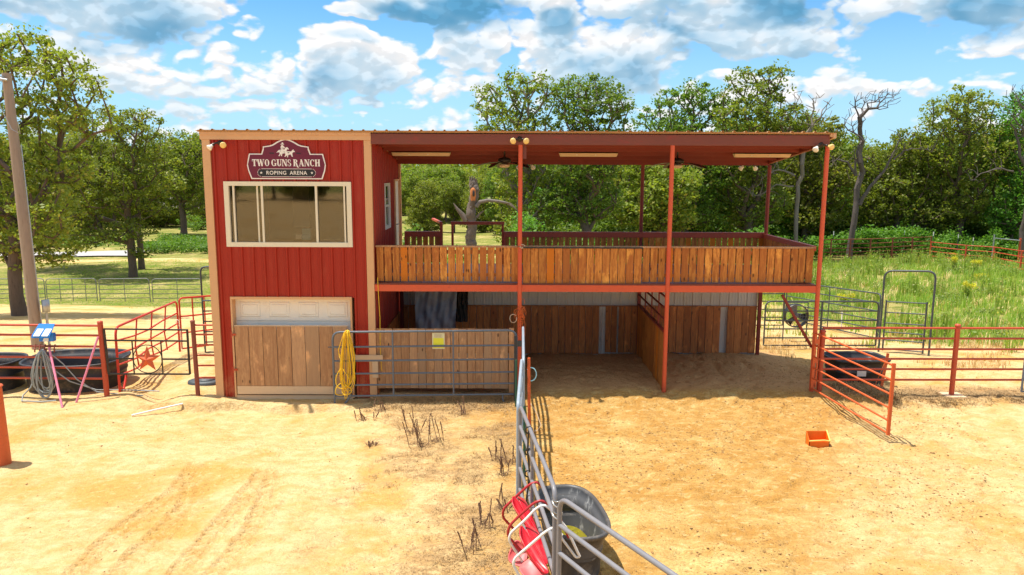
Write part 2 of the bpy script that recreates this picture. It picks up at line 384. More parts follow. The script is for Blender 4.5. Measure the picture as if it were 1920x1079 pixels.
MT['cloth'] = paint('brown_cloth', (.045, .032, .022), .9, .3, 9.)
MT['green'] = paint('green_post_paint', (.020, .10, .055), .5, .2, 9.)
MT['bulb'] = paint('amber_bulb_glass', (.85, .58, .20), .2, .05, 5.)
MT['bulbwhite'] = paint('white_bulb_glass', (.85, .80, .70), .2, .05, 5.)
MT['bronze'] = paint('dark_bronze', (.045, .030, .022), .4, .2, 8., .4)
MT['lensglass'] = paint('frosted_glass', (.80, .55, .34), .3, .05, 5.)
MT['fluor'] = paint('fixture_diffuser', (.74, .50, .30), .4, .06, 3.)
MT['maroon'] = paint('maroon_sign_face', (.15, .004, .030), .4, .12, 3.)
MT['signwhite'] = paint('sign_lettering_white', (.85, .78, .72), .5, .05, 6.)
MT['signblack'] = paint('sign_black', (.012, .012, .014), .4, .2, 6.)
MT['room_shade'] = paint('shade_dark_room', (.040, .030, .022), .8, .3, 2.)  # room floor and lining coloured near-black to stand in for indoor shade
MT['plankstain'] = wood('stained_planks', (.42, .125, .022), (.74, .290, .055), (.46, .135, .026), hot=(.80, .22, .010))
MT['plankdark'] = wood('dark_stained_planks', (.44, .145, .042), (.66, .245, .068), (.35, .10, .028))
MT['plankraw'] = wood('weathered_cedar_planks', (.44, .215, .100), (.60, .33, .155), (.48, .30, .17))
MT['rawboard'] = paint('pale_board', (.66, .46, .28), .7, .12, 3., dirt=(.5, .3, .16), dirtamt=.4, stretch=(1, 1, 4))
MT['pole'] = paint('weathered_pole_wood', (.34, .25, .18), .85, .25, 2., dirt=(.20, .13, .08), dirtamt=.7, dscale=3., bmp=.6, stretch=(6, 6, .6))
MT['bark'] = paint('oak_bark', (.125, .085, .060), .9, .4, 3., dirt=(.05, .035, .025), dirtamt=.8, dscale=4., bmp=.8, stretch=(3, 3, .8))
MT['deadbark'] = paint('grey_dead_wood', (.19, .155, .13), .9, .35, 3., dirt=(.10, .08, .07), dirtamt=.7, dscale=5., bmp=.8, stretch=(4, 4, .8))
MT['darkdead'] = paint('dark_dead_wood', (.11, .085, .075), .9, .35, 3., dirt=(.07, .05, .045), dirtamt=.7, dscale=5., bmp=.6, stretch=(4, 4, .8))
MT['stumpwood'] = paint('weathered_stump_wood', (.15, .115, .09), .9, .5, 2.4, dirt=(.05, .038, .03), dirtamt=.9, dscale=5., bmp=1., stretch=(5, 5, .8))
MT['rot'] = paint('orange_rotten_wood', (.50, .17, .05), .9, .5, 8.)
MT['drystalk'] = paint('dead_weed_stalk', (.19, .105, .060), .9, .3, 10.)
MT['straw'] = paint('dry_straw', (.62, .42, .20), .8, .3, 5.)
MT['drygrass'] = paint('withered_brown_grass', (.42, .27, .12), .9, .4, 7.)
MT['hay'] = paint('trampled_hay', (.52, .36, .18), .9, .4, 8.)
MT['clod'] = paint('dung_clods', (.36, .19, .07), .95, .5, 5.)
MT['shingle'] = paint('grey_shingles', (.16, .14, .13), .9, .3, 6.)
MT['brick'] = paint('tan_brick', (.34, .22, .17), .85, .2, 6.)
MT['roadm'] = paint('pale_road', (.40, .37, .36), .9, .1, 2.)

def leafmat(name, c1, c2, c3, tr=.35):
    m = bpy.data.materials.new(name); m.use_nodes = True; m.node_tree.nodes.clear(); q = N(m.node_tree)
    geo = q.new('ShaderNodeNewGeometry'); r = geo.outputs['Random Per Island']
    c = q.mix(r, c1, c2); c = q.mix(q.ss(q.m('FRACT', q.m('MULTIPLY', r, 13.7)), .84, .95), c, c3)
    n = q.noise(q.obj(), .55, 3, .5); c = q.mix(q.ss(n, .35, .7), c, q.mix(.45, c, c2))
    oi = q.new('ShaderNodeObjectInfo').outputs['Random']
    hs = q.new('ShaderNodeHueSaturation'); q.put(hs.inputs['Hue'], q.m('ADD', .488, q.m('MULTIPLY', oi, .024))); q.put(hs.inputs['Value'], q.m('ADD', .85, q.m('MULTIPLY', oi, .3))); q.put(hs.inputs['Color'], c)
    c = hs.outputs[0]
    b = q.new('ShaderNodeBsdfPrincipled'); q.put(b.inputs['Base Color'], c); b.inputs['Roughness'].default_value = .5; b.inputs['Specular IOR Level'].default_value = .35
    t = q.new('ShaderNodeBsdfTranslucent'); q.put(t.inputs[0], q.mix(1., c, (1.2, 1.25, .5), 'MULTIPLY'))
    x = q.new('ShaderNodeMixShader'); x.inputs[0].default_value = tr; q.l.new(b.outputs[0], x.inputs[1]); q.l.new(t.outputs[0], x.inputs[2])
    o = q.new('ShaderNodeOutputMaterial'); q.l.new(x.outputs[0], o.inputs[0]); return m
MT['leaf1'] = leafmat('oak_leaves', (.135, .195, .024), (.245, .310, .045), (.32, .28, .05), .5)
MT['leaf2'] = leafmat('olive_oak_leaves', (.160, .205, .026), (.275, .315, .050), (.36, .29, .06), .5)
MT['leaf3'] = leafmat('deep_green_leaves', (.100, .180, .025), (.180, .285, .042), (.24, .31, .05), .5)
MT['leaf4'] = leafmat('bright_green_leaves', (.070, .185, .018), (.150, .300, .035), (.22, .32, .05), .45)
MT['weed'] = leafmat('field_weeds', (.19, .32, .045), (.38, .47, .10), (.50, .45, .16), .5)
MT['dryweed'] = leafmat('dry_grass_blades', (.50, .34, .15), (.72, .52, .25), (.58, .42, .18), .12)
MT['weed2'] = leafmat('weed_bush_leaves', (.15, .24, .055), (.30, .38, .11), (.42, .40, .17), .45)
MT['yelflower'] = leafmat('yellow_flower_heads', (.60, .55, .02), (.75, .66, .03), (.45, .48, .05), .35)

def glassmat():
    m = bpy.data.materials.new('window_glass'); m.use_nodes = True; m.node_tree.nodes.clear(); q = N(m.node_tree)
    gl = q.new('ShaderNodeBsdfGlossy'); gl.inputs['Roughness'].default_value = .03; gl.inputs[0].default_value = (.95, .9, .85, 1)
    nz = q.noise(q.obj(), 1.3, 3, .5); bn = q.new('ShaderNodeBump'); bn.inputs['Strength'].default_value = .02; q.put(bn.inputs['Height'], nz); q.l.new(bn.outputs[0], gl.inputs['Normal'])
    t = q.new('ShaderNodeBsdfTransparent'); t.inputs[0].default_value = (.70, .68, .64, 1)
    fr = q.new('ShaderNodeFresnel'); fr.inputs[0].default_value = 1.5
    x = q.new('ShaderNodeMixShader'); q.put(x.inputs[0], q.m('ADD', .05, fr.outputs[0])); q.l.new(t.outputs[0], x.inputs[1]); q.l.new(gl.outputs[0], x.inputs[2])
    o = q.new('ShaderNodeOutputMaterial'); q.l.new(x.outputs[0], o.inputs[0]); return m
MT['glass'] = glassmat()

def groundmat():
    m, q, b, o = newmat('sandy_ground'); v = q.obj()
    at = q.new('ShaderNodeAttribute'); at.attribute_name = 'zone'; s3 = q.new('ShaderNodeSeparateColor'); q.l.new(at.outputs['Color'], s3.inputs[0])
    och, gra, drk = s3.outputs[0], s3.outputs[1], s3.outputs[2]
    nb = q.noise(v, .55, 7, .62, .4); nm = q.noise(q.mul(v, (1., 1.6, 1.)), 2.4, 7, .66, .3); nf = q.noise(v, 26., 6, .7)
    pale = q.mix(q.ss(nm, .36, .70), (.73, .535, .265), (.67, .400, .145))
    pale = q.mix(q.ss(nb, .50, .66), pale, (.62, .360, .100))
    och_c = q.mix(q.ss(nm, .30, .62), (.63, .39, .130), (.50, .255, .058))
    och_c = q.mix(q.ss(nb, .52, .30), och_c, (.76, .55, .22))
    c = q.mix(och, pale, och_c)
    # stones, dung crumbs and hoof marks
    sp1 = q.noise(q.mul(v, (1., 1.5, 1.)), 17., 5, .72); sp2 = q.noise(v, 2.1, 3, .5)
    spm = q.m('MULTIPLY', q.ss(sp1, .585, .64), q.ss(sp2, .36, .60))
    c = q.mix(q.m('MULTIPLY', spm, q.m('ADD', .36, q.m('MULTIPLY', och, .5))), c, (.25, .11, .035))
    c = q.mix(q.m('MULTIPLY', q.ss(nf, .42, .64), q.m('ADD', .16, q.m('MULTIPLY', och, .28))), c, (.36, .19, .06))
    mid = q.noise(q.mul(v, (1., 1.7, 1.)), 6.5, 6, .7, .5); c = q.mix(q.m('MULTIPLY', q.ss(mid, .53, .63), q.m('ADD', .26, q.m('MULTIPLY', och, .22))), c, (.44, .235, .075)); c = q.mix(q.m('MULTIPLY', q.ss(mid, .46, .36), .35), c, (.82, .65, .33))
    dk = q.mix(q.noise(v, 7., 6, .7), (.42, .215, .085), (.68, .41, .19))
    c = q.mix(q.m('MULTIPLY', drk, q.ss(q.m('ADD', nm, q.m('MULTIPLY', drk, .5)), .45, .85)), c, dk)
    s4 = q.m('MULTIPLY', at.outputs['Alpha'], q.ss(q.noise(q.mul(v, (1., 1.5, 1.)), 4.5, 7, .72), .38, .60)); c = q.mix(q.m('MULTIPLY', s4, .85), c, (.44, .26, .11))
    gn = q.noise(v, .35, 6, .65); gf = q.noise(q.mul(v, (1., .6, 1.)), 5., 6, .75)
    gc = q.mix(q.ss(gf, .35, .66), (.115, .150, .022), (.34, .30, .075)); gc = q.mix(q.ss(gn, .47, .68), gc, (.46, .36, .14))
    gc = q.mix(q.ss(gn, .44, .32), gc, (.13, .20, .03))
    c = q.mix(q.ss(q.m('ADD', gra, q.m('MULTIPLY', q.m('SUBTRACT', gf, .5), .5)), .35, .65), c, gc)
    q.put(b.inputs['Base Color'], c); b.inputs['Roughness'].default_value = .92; b.inputs['Specular IOR Level'].default_value = .15
    hgt = q.m('ADD', q.m('MULTIPLY', nf, .35), q.m('ADD', q.m('MULTIPLY', nm, .5), q.m('MULTIPLY', q.noise(v, 8., 5, .7), .75)))
    bump(q, b, hgt, .9, .11); return m
MT['ground'] = groundmat()

# ------------------------------------------------------------------ ground
def axis(segs):
    out = []
    for a, b, st in segs: out.append(np.arange(a, b, st))
    return np.concatenate(out+[np.array([segs[-1][1]])])
gx = axis([(-900, -200, 50), (-200, -60, 8), (-60, -22, 1.5), (-22, -12, .4), (-12, -8.5, .1), (-8.5, -1.4, .035), (-1.4, 8.5, .05), (8.5, 14, .12), (14, 26, .5), (26, 60, 1.5), (60, 200, 8), (200, 900, 50)])
gy = axis([(-400, -60, 30), (-60, -20, 4), (-20, -11, .4), (-11, -4, .035), (-4, 1.5, .05), (1.5, 6, .1), (6, 16, .4), (16, 60, 1.2), (60, 200, 6), (200, 900, 40)])
XX, YY = np.meshgrid(gx, gy); ZZ = H(XX.ravel(), YY.ravel()).reshape(XX.shape)
V = np.stack([XX.ravel(), YY.ravel(), ZZ.ravel()], 1); nx, ny = len(gx), len(gy)
ii = (np.arange(ny-1)[:, None]*nx+np.arange(nx-1)[None]).ravel()
FF = np.stack([ii, ii+1, ii+1+nx, ii+nx], 1)
go_ = mesh_obj('ground', V, FF, MT['ground'], loc=(0, 0, 0), smooth=True); go_['kind'] = 'structure'
x, y = V[:, 0], V[:, 1]
wob = fbm(x, y, 6., 4, 21)*1.0
och = sstep(x+wob*.6, -1.2, .4)*sstep(x+wob, 9.5, 6.5)+.25*sstep(wob, .2, .6)
och = och*(1-.75*sstep(x-y*.5+wob, 6.2, 8.0)*sstep(y, .8, -.4))
grs_left = sstep(y+wob*1.5, 21., 27.)*sstep(x, -4, -8)
grs_mid = sstep(y+wob, 7, 11)*sstep(x, -9, -4)*sstep(x, 10, 6)
grs_right = sstep(x+wob*1.4-.22*y, 6.3, 8.4)*sstep(y+wob, 5.0, 7.5)
patch = np.exp(-((x-10.2)/1.9)**2-((y-9.)/3.2)**2)+np.exp(-((x-12.5)/3.)**2-((y-4.)/1.4)**2)
grs = np.clip(grs_left+grs_mid+grs_right*(1-np.clip(patch*1.3, 0, 1)), 0, 1)
grs = np.maximum(grs, sstep(y, -120, -150))
grs = grs*np.clip(1-.75*np.exp(-((y-50+wob*2)/2.0)**2)*sstep(x, -14, -20), 0, 1)
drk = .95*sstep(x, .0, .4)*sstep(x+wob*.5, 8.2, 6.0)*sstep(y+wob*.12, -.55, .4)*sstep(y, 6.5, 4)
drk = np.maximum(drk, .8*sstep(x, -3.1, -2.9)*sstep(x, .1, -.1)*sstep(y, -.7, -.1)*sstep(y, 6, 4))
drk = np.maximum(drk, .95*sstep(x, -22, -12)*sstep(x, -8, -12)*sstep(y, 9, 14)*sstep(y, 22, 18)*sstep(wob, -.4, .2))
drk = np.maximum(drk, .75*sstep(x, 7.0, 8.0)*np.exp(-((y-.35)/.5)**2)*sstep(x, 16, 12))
lit = (sstep(x+wob*.6, -3.6, -1.4)*sstep(x, .1, -.25)*sstep(y, .6, -.4)*sstep(fbm(x, y, 1.0, 3, 42), -.15, .35))
lit = np.maximum(lit, sstep(x, 6.4, 7.2)*np.exp(-((y-.25)/.45)**2))
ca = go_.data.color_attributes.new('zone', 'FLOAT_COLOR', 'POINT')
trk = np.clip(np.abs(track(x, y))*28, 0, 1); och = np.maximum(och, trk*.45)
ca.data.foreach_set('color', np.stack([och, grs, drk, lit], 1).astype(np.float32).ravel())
# pale road across the far left
rp = [G(-60, 482), G(60, 480), G(150, 479), G(262, 478)]
mb = MB()
for a, b in zip(rp[:-1], rp[1:]):
    n = 6
    for i in range(n):
        p = a+(b-a)*i/n; r = a+(b-a)*(i+1)/n
        mb.add([(p[0], p[1]-2.1, hz1(p[0], p[1]-2.1)+.12), (r[0], r[1]-2.1, hz1(r[0], r[1]-2.1)+.12), (r[0], r[1]+2.1, hz1(r[0], r[1]+2.1)+.18), (p[0], p[1]+2.1, hz1(p[0], p[1]+2.1)+.18)], [(0, 1, 2, 3)])
mb.build('road', MT['roadm'])['kind'] = 'structure'
# ================================================================== the roping arena building
bld = thing('arena_building', 'red steel building with tan-trimmed room and an open roofed deck over stalls', 'building', (0, 1.8, 0))
XL, XW, YB, YR = -6.295, -3.0, 3.75, 3.3
def ribbed(mb, a, b, z0, z1, side, y=0., axis='x', pitch=.2286, rw=.030, rh=.030, ph=.06, slope=None):
    """sheet of steel siding from a to b along an axis, ribs standing off it on SIDE; slope = z1 at b if it differs"""
    t = a; pts = [(a, 0)]
    k = math.floor((a-ph)/pitch)
    while True:
        c = ph+k*pitch; k += 1
        if c+rw > b: break
        if c-rw < a: continue
        pts += [(c-rw, 0), (c-rw*.5, rh), (c+rw*.5, rh), (c+rw, 0)]
        for mfrac in (.33, .67):
            mc = c+pitch*mfrac
            if mc+.012 < b and mc-.012 > c+rw: pts += [(mc-.011, 0), (mc, .0045), (mc+.011, 0)]
    pts.append((b, 0)); vs = []
    for p, h in pts:
        zt = z1 if slope is None else z1+(slope-z1)*(p-a)/(b-a)
        for z in (z0, zt):
            vs.append((p, y+side*h, z) if axis == 'x' else (y+side*h, p, z))
    n = len(pts); mb.add(vs, [(2*i, 2*i+2, 2*i+3, 2*i+1) for i in range(n-1)])
def roofz(y): return 5.435-(5.435-5.03)*(y/3.75)
# front wall round the window and the garage door
mb = MB()
wx0, wx1, wz0, wz1 = -5.93, -3.40, 3.19, 4.47; gx0, gx1, gz1 = -5.93, -3.45, 2.12
ribbed(mb, XL+.02, wx0, 0, 5.30, -1); ribbed(mb, wx1, XW-.02, 0, 5.30, -1)
ribbed(mb, wx0, wx1, wz1, 5.30, -1); ribbed(mb, wx0, wx1, gz1, wz0, -1)
mb.build('front_wall', MT['siding'], bld)
# the end wall on the deck side, round the window and the door
mb = MB(); sx = XW
wy0, wy1, sz0, sz1 = 1.47, 2.17, 3.41, 4.43; dy0, dy1, dz1 = 2.93, 3.62, 4.50
ribbed(mb, 0.02, wy0, 0, roofz(0), 1, sx, 'y', slope=roofz(wy0)); ribbed(mb, wy0, wy1, 0, sz0, 1, sx, 'y'); ribbed(mb, wy0, wy1, sz1, roofz(wy0), 1, sx, 'y', slope=roofz(wy1))
ribbed(mb, wy1, dy0, 0, roofz(wy1), 1, sx, 'y', slope=roofz(dy0)); ribbed(mb, dy0, dy1, 0, 2.4, 1, sx, 'y'); ribbed(mb, dy0, dy1, dz1, roofz(dy0), 1, sx, 'y', slope=roofz(dy1))
ribbed(mb, dy1, YB, 0, roofz(dy1), 1, sx, 'y', slope=roofz(YB)); mb.build('side_wall', MT['siding'], bld)
mb = MB(); ribbed(mb, 0.02, YB, 0, roofz(0), -1, XL, 'y', slope=roofz(YB)); mb.build('side_wall', MT['siding'], bld)
mb = MB(); ribbed(mb, XL, XW, 0, roofz(YB), 1, YB); mb.build('rear_wall', MT['siding'], bld)
# room inside
mb = MB(); mb.box((XL+.1, .12, 2.50), (XW-.1, YB-.1, 2.56)); mb.build('room_floor', MT['room_shade'], bld)
mb = MB(); mb.box((XL+.08, YB-.16, 2.57), (XW-.12, YB-.10, 4.9)); mb.box((XL+.06, .14, 2.57), (XL+.075, YB-.17, 5.0)); mb.box((XW-.10, .14, 2.57), (XW-.085, YB-.17, 3.40)); mb.build('room_lining', MT['room_shade'], bld)
mb = MB(); mb.box((-5.60, YB-.185, 3.3), (-5.20, YB-.165, 4.5)); mb.build('far_window', MT['whitesheet'], bld)
# tan corner trims and eave trim
mb = MB(); mb.box((XL-.03, -.045, 0.0), (XL+.125, .10, 5.30)); mb.build('corner_trim', MT['trim'], bld)
mb = MB(); mb.box((XW-.115, -.045, 0.0), (XW+.028, .06, 5.30)); mb.build('corner_trim', MT['trim'], bld)
mb = MB(); mb.box((XL-.06, -.06, 5.302), (XW+.03, .12, 5.445)); mb.box((XL-.06, -.075, 5.395), (XW+.03, -.062, 5.45)); mb.build('eave_trim', MT['trim'], bld)
mb = MB(); mb.bar((XL-.012, .12, 5.37), (XL-.012, YB, roofz(YB)-.08), .05, .14); mb.build('rake_trim', MT['trim'], bld)
mb = MB(); mb.box((XW+.022, YB-.10, 2.42), (XW+.07, YB+.03, 4.98)); mb.build('corner_trim', MT['trim'], bld)
mb = MB(); mb.bar((XW+.05, .14, roofz(.14)-.05), (XW+.05, YB, roofz(YB)-.05), .05, .07); mb.build('wall_top_trim', MT['trim'], bld)
# sliding window
win = MB()
o0, o1, p0, p1 = wx0, wx1, wz0, wz1
for a, b in (((o0-.01, -.05, p0-.02), (o0+.085, .05, p1+.01)), ((o1-.085, -.05, p0-.02), (o1+.01, .05, p1+.01)), ((o0+.085, -.05, p1-.075), (o1-.085, .05, p1+.01)), ((o0+.085, -.055, p0-.02), (o1-.085, .05, p0+.072))): win.box(a, b)
wf = win.build('slider_window', MT['almond'], bld, label='wide tan framed sliding window of the upper room')
xs = [o0+.155, o0+.72, o1-.76, o1-.155]; i0, i1 = p0+.072, p1-.075
m2 = MB()
for x_, wd in ((o0+.175, .032), (o0+.745, .042), (o1-.70, .042), (o1-.135, .030), (o0+.64, .032)): m2 = MB(); m2.box((x_-wd/2, -.036 if x_ != o0+.64 else .008, i0), (x_+wd/2, .006 if x_ != o0+.64 else .028, i1)); m2.build('mullion', MT['almond'], wf)
m2 = MB(); m2.box((o0+.086, .012, i0), (o0+.72, .016, i1)); m2.build('pane', MT['glass'], wf)
m2 = MB(); m2.box((o0+.766, -.022, i0), (o1-.721, -.018, i1)); m2.build('pane', MT['glass'], wf)
m2 = MB(); m2.box((o1-.72, .012, i0), (o1-.086, .016, i1)); m2.build('pane', MT['glass'], wf)
# window on the deck side
m2 = MB()
for a, b in (((sx-.03, wy0, sz0), (sx+.045, wy0+.07, sz1)), ((sx-.03, wy1-.07, sz0), (sx+.045, wy1, sz1)), ((sx-.03, wy0+.07, sz1-.07), (sx+.045, wy1-.07, sz1)), ((sx-.03, wy0+.07, sz0), (sx+.045, wy1-.07, sz0+.08)), ((sx-.02, wy0+.07, 3.90), (sx+.035, wy1-.07, 3.95))): m2.box(a, b)
wf = m2.build('side_window', MT['white'], bld); m2 = MB(); m2.box((sx, wy0+.07, sz0+.08), (sx+.006, wy1-.07, 3.90)); m2.box((sx+.01, wy0+.07, 3.95), (sx+.016, wy1-.07, sz1-.07)); m2.build('pane', MT['glass'], wf)
m2 = MB(); m2.box((sx-.04, dy0+.05, 2.43), (sx+.02, dy1-.05, dz1-.05)); dr = m2.build('deck_door', MT['white'], bld)
m2 = MB(); m2.tube([(sx+.02, dy0+.12, 3.42), (sx+.08, dy0+.12, 3.42), (sx+.08, dy0+.22, 3.42)], .012, 6); m2.build('handle', MT['galv'], dr)
m2 = MB(); m2.box((sx-.02, dy0, 2.42), (sx+.045, dy0+.045, dz1)); m2.box((sx-.02, dy1-.045, 2.42), (sx+.045, dy1, dz1)); m2.box((sx-.02, dy0+.045, dz1-.045), (sx+.045, dy1-.045, dz1)); m2.build('door_frame', MT['trim'], bld)
# garage door in four courses of raised panels
m2 = MB(); gz = [0.02, .55, 1.08, 1.60, 2.09]; Yg = .16
for i in range(4):
    z0, z1 = gz[i]+.004, gz[i+1]-.004; m2.box((gx0+.03, Yg, z0), (gx1-.03, Yg+.04, z1))
    n = 4; wd = (gx1-gx0-.06)/n
    for k in range(n):
        a = gx0+.03+wd*k+.09; b = a+wd-.18
        m2.hexa([(a, Yg-.001, z0+.08), (b, Yg-.001, z0+.08), (b, Yg-.001, z1-.08), (a, Yg-.001, z1-.08)], [(a+.02, Yg-.014, z0+.10), (b-.02, Yg-.014, z0+.10), (b-.02, Yg-.014, z1-.10), (a+.02, Yg-.014, z1-.10)])
        m2.hexa([(a+.05, Yg-.0145, z0+.13), (b-.05, Yg-.0145, z0+.13), (b-.05, Yg-.0145, z1-.13), (a+.05, Yg-.0145, z1-.13)], [(a+.065, Yg-.024, z0+.145), (b-.065, Yg-.024, z0+.145), (b-.065, Yg-.024, z1-.145), (a+.065, Yg-.024, z1-.145)])
m2.build('garage_door', MT['garage'], bld)
m2 = MB(); m2.box((gx0-.005, -.04, 0), (gx0+.03, .2, gz1-.03)); m2.box((gx1-.03, -.04, 0), (gx1+.005, .2, gz1-.03)); m2.box((gx0-.005, -.04, gz1-.03), (gx1+.005, .2, gz1+.02)); m2.build('garage_door_frame', MT['trim'], bld)
# plank half door in front of it
def planks(mb, x0, x1, z0, z1, y, w=.19, gap=.008, th=.022, rz=.0, n=None, jit=.003):
    n = n or max(1, round((x1-x0)/w)); w = (x1-x0)/n
    for i in range(n):
        a = x0+i*w+gap/2+random.uniform(-jit, jit); b = x0+(i+1)*w-gap/2+random.uniform(-jit, jit); dy = random.uniform(-.003, .003)
        mb.box((a, y+dy, z0+random.uniform(-rz, rz)), (b, y+th+dy, z1+random.uniform(-rz, rz)))
hx0, hx1 = -5.87, -3.55
m2 = MB(); planks(m2, hx0, hx1, .27, 1.53, -.075, .286, .010); hd = m2.build('half_door', MT['plankraw'], bld, label='weathered plank half door in front of the garage door')
m2 = MB(); m2.box((hx0, -.07, .09), (hx1, -.045, .262)); m2.box((hx0, -.05, .30), (hx1, -.02, .40)); m2.box((hx0, -.05, 1.35), (hx1, -.02, 1.45)); m2.box((hx0, -.072, 1.533), (hx1, -.03, 1.548)); m2.build('board', MT['rawboard'], hd)
for z in (.62, 1.36):
    m2 = MB(); m2.box((hx0-.06, -.10, z-.02), (hx0+.03, -.078, z+.02)); m2.tube([(hx0-.05, -.10, z-.06), (hx0-.05, -.10, z+.06)], .014, 8); m2.build('hinge', MT['redpipe'], hd)
m2 = MB(); m2.box((gx0+.03, -.03, -.12), (gx1-.03, .15, .055)); m2.build('threshold', MT['rawboard'], bld)
# roof: one ribbed steel sheet over room and deck
RX0, RX1 = -6.40, 6.23; m2 = MB(); pts = [(RX0, 0)]; k = 0
while RX0+.10+k*.2286+.05 < RX1:
    c = RX0+.10+k*.2286; pts += [(c-.034, 0), (c-.015, .032), (c+.015, .032), (c+.034, 0)]; k += 1
pts.append((RX1, 0)); vs = []
for px_, h_ in pts:
    for yy in (-.13, YB+.1):
        for dz in (0, .006): vs.append((px_, yy, roofz(yy)+.022+h_+dz))
n = len(pts); fs = []
for i in range(n-1):
    a, b = 4*i, 4*i+4
    fs += [(a+1, b+1, b+3, a+3), (a, a+2, b+2, b), (a, b, b+1, a+1), (a+2, a+3, b+3, b+2)]
fs += [(0, 1, 3, 2), (4*n-4, 4*n-2, 4*n-1, 4*n-3)]
m2.add(vs, fs); roof = m2.build('roof', MT['rooftop'], bld)
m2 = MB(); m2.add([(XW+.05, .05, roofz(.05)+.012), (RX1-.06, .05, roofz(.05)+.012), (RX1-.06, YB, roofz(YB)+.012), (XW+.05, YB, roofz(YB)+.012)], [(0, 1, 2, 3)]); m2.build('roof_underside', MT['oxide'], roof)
m2 = MB(); m2.box((RX1-.10, -.10, 5.40), (RX1+.012, .0, 5.475)); m2.bar((RX1-.02, -.12, roofz(-.12)-.02), (RX1-.02, YB+.1, roofz(YB+.1)-.02), .06, .10); m2.build('rake_trim', MT['trim'], roof)
m2 = MB(); m2.box((RX0+.02, -.085, 5.45), (RX1-.1, -.08, 5.49)); m2.build('closure_strip', MT['rooftop'], roof)
# beams and purlins
m2 = MB(); m2.box((XW+.035, -.06, 5.225), (6.14, -.045, 5.432)); m2.box((XW+.035, -.045, 5.417), (6.14, .03, 5.432)); m2.box((XW+.035, -.045, 5.225), (6.14, .03, 5.240)); m2.build('front_beam', MT['beam'], bld)
for yy in (.62, 1.25, 1.9, 2.6):
    m2 = MB(); z = roofz(yy); m2.box((XW+.06, yy, z-.17), (6.05, yy+.015, z)); m2.box((XW+.06, yy+.015, z-.17), (6.05, yy+.07, z-.157)); m2.build('purlin', MT['oxide'], bld)
m2 = MB(); z = roofz(YR); m2.box((XW+.06, YR-.05, 4.865), (6.1, YR+.05, z)); m2.build('rear_beam', MT['oxide'], bld)
for xx in (6.10, .035):
    m2 = MB(); m2.bar((xx, .03, roofz(.03)-.10), (xx, YR-.05, roofz(YR)-.09), .07, .17); m2.build('rafter', MT['oxide'], bld)
# posts
PX = [0.0, 3.03, 6.12]
def gz_(x, y): return hz1(x, y)-.1
for i, x_ in enumerate(PX):
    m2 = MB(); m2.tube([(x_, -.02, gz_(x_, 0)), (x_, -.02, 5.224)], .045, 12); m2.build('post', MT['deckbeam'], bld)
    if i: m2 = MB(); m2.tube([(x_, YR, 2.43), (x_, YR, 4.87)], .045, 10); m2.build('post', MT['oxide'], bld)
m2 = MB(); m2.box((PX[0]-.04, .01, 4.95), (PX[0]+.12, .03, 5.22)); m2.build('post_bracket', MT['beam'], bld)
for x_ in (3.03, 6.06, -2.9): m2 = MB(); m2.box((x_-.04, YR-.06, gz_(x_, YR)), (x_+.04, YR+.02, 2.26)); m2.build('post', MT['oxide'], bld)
m2 = MB(); m2.bar((6.10, .06, 1.10), (5.42, .06, 2.20), .05, .05, (0, 1, 0)); m2.build('brace', MT['oxide'], bld)
# deck
m2 = MB(); m2.box((XW+.03, -.005, 2.405), (6.07, YR+.05, 2.43)); m2.build('deck_floor', MT['beam'], bld)
m2 = MB(); m2.box((XW+.03, -.03, 2.265), (6.09, -.01, 2.402)); m2.box((XW+.03, -.01, 2.265), (6.09, .06, 2.280)); m2.build('deck_beam', MT['deckbeam'], bld)
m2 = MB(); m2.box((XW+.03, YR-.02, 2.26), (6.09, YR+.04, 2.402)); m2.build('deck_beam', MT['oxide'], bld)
m2 = MB(); m2.box((6.10, .0, 2.265), (6.13, YR, 2.402)); m2.build('deck_beam', MT['oxide'], bld)
for yy in (.8, 1.6, 2.45): m2 = MB(); m2.box((XW+.03, yy, 2.28), (6.08, yy+.05, 2.402)); m2.build('deck_joist', MT['oxide'], bld)
# front railing
m2 = MB(); planks(m2, 2.52, 6.05, 2.45, 3.155, .12, .163, .024, rz=.004); m2.build('front_railing', MT['plankstain'], bld)
m2 = MB(); planks(m2, XW+.05, -.02, 2.45, 3.155, .12, .163, .024, rz=.004)
rl = m2.build('front_railing', MT['plankstain'], bld)
m2 = MB(); m2.box((XW+.04, .105, 3.158), (6.07, .20, 3.192)); m2.build('top_rail', MT['plankraw'], rl)
m2 = MB(); m2.box((XW+.05, .146, 2.55), (6.06, .185, 2.62)); m2.box((XW+.05, .146, 3.02), (6.06, .185, 3.10)); m2.build('cross_rail', MT['plankdark'], rl)
m2 = MB(); planks(m2, .06, 2.50, 2.425, 3.15, .055, .163, .012, rz=.004); pn = m2.build('removable_panel', MT['plankstain'], bld, label='tighter plank panel hung on the middle of the front railing')
m2 = MB(); m2.box((.06, .04, 3.152), (2.52, .102, 3.172)); m2.box((.10, .08, 2.5), (2.46, .10, 2.57)); m2.build('dark_edge', MT['black'], pn)
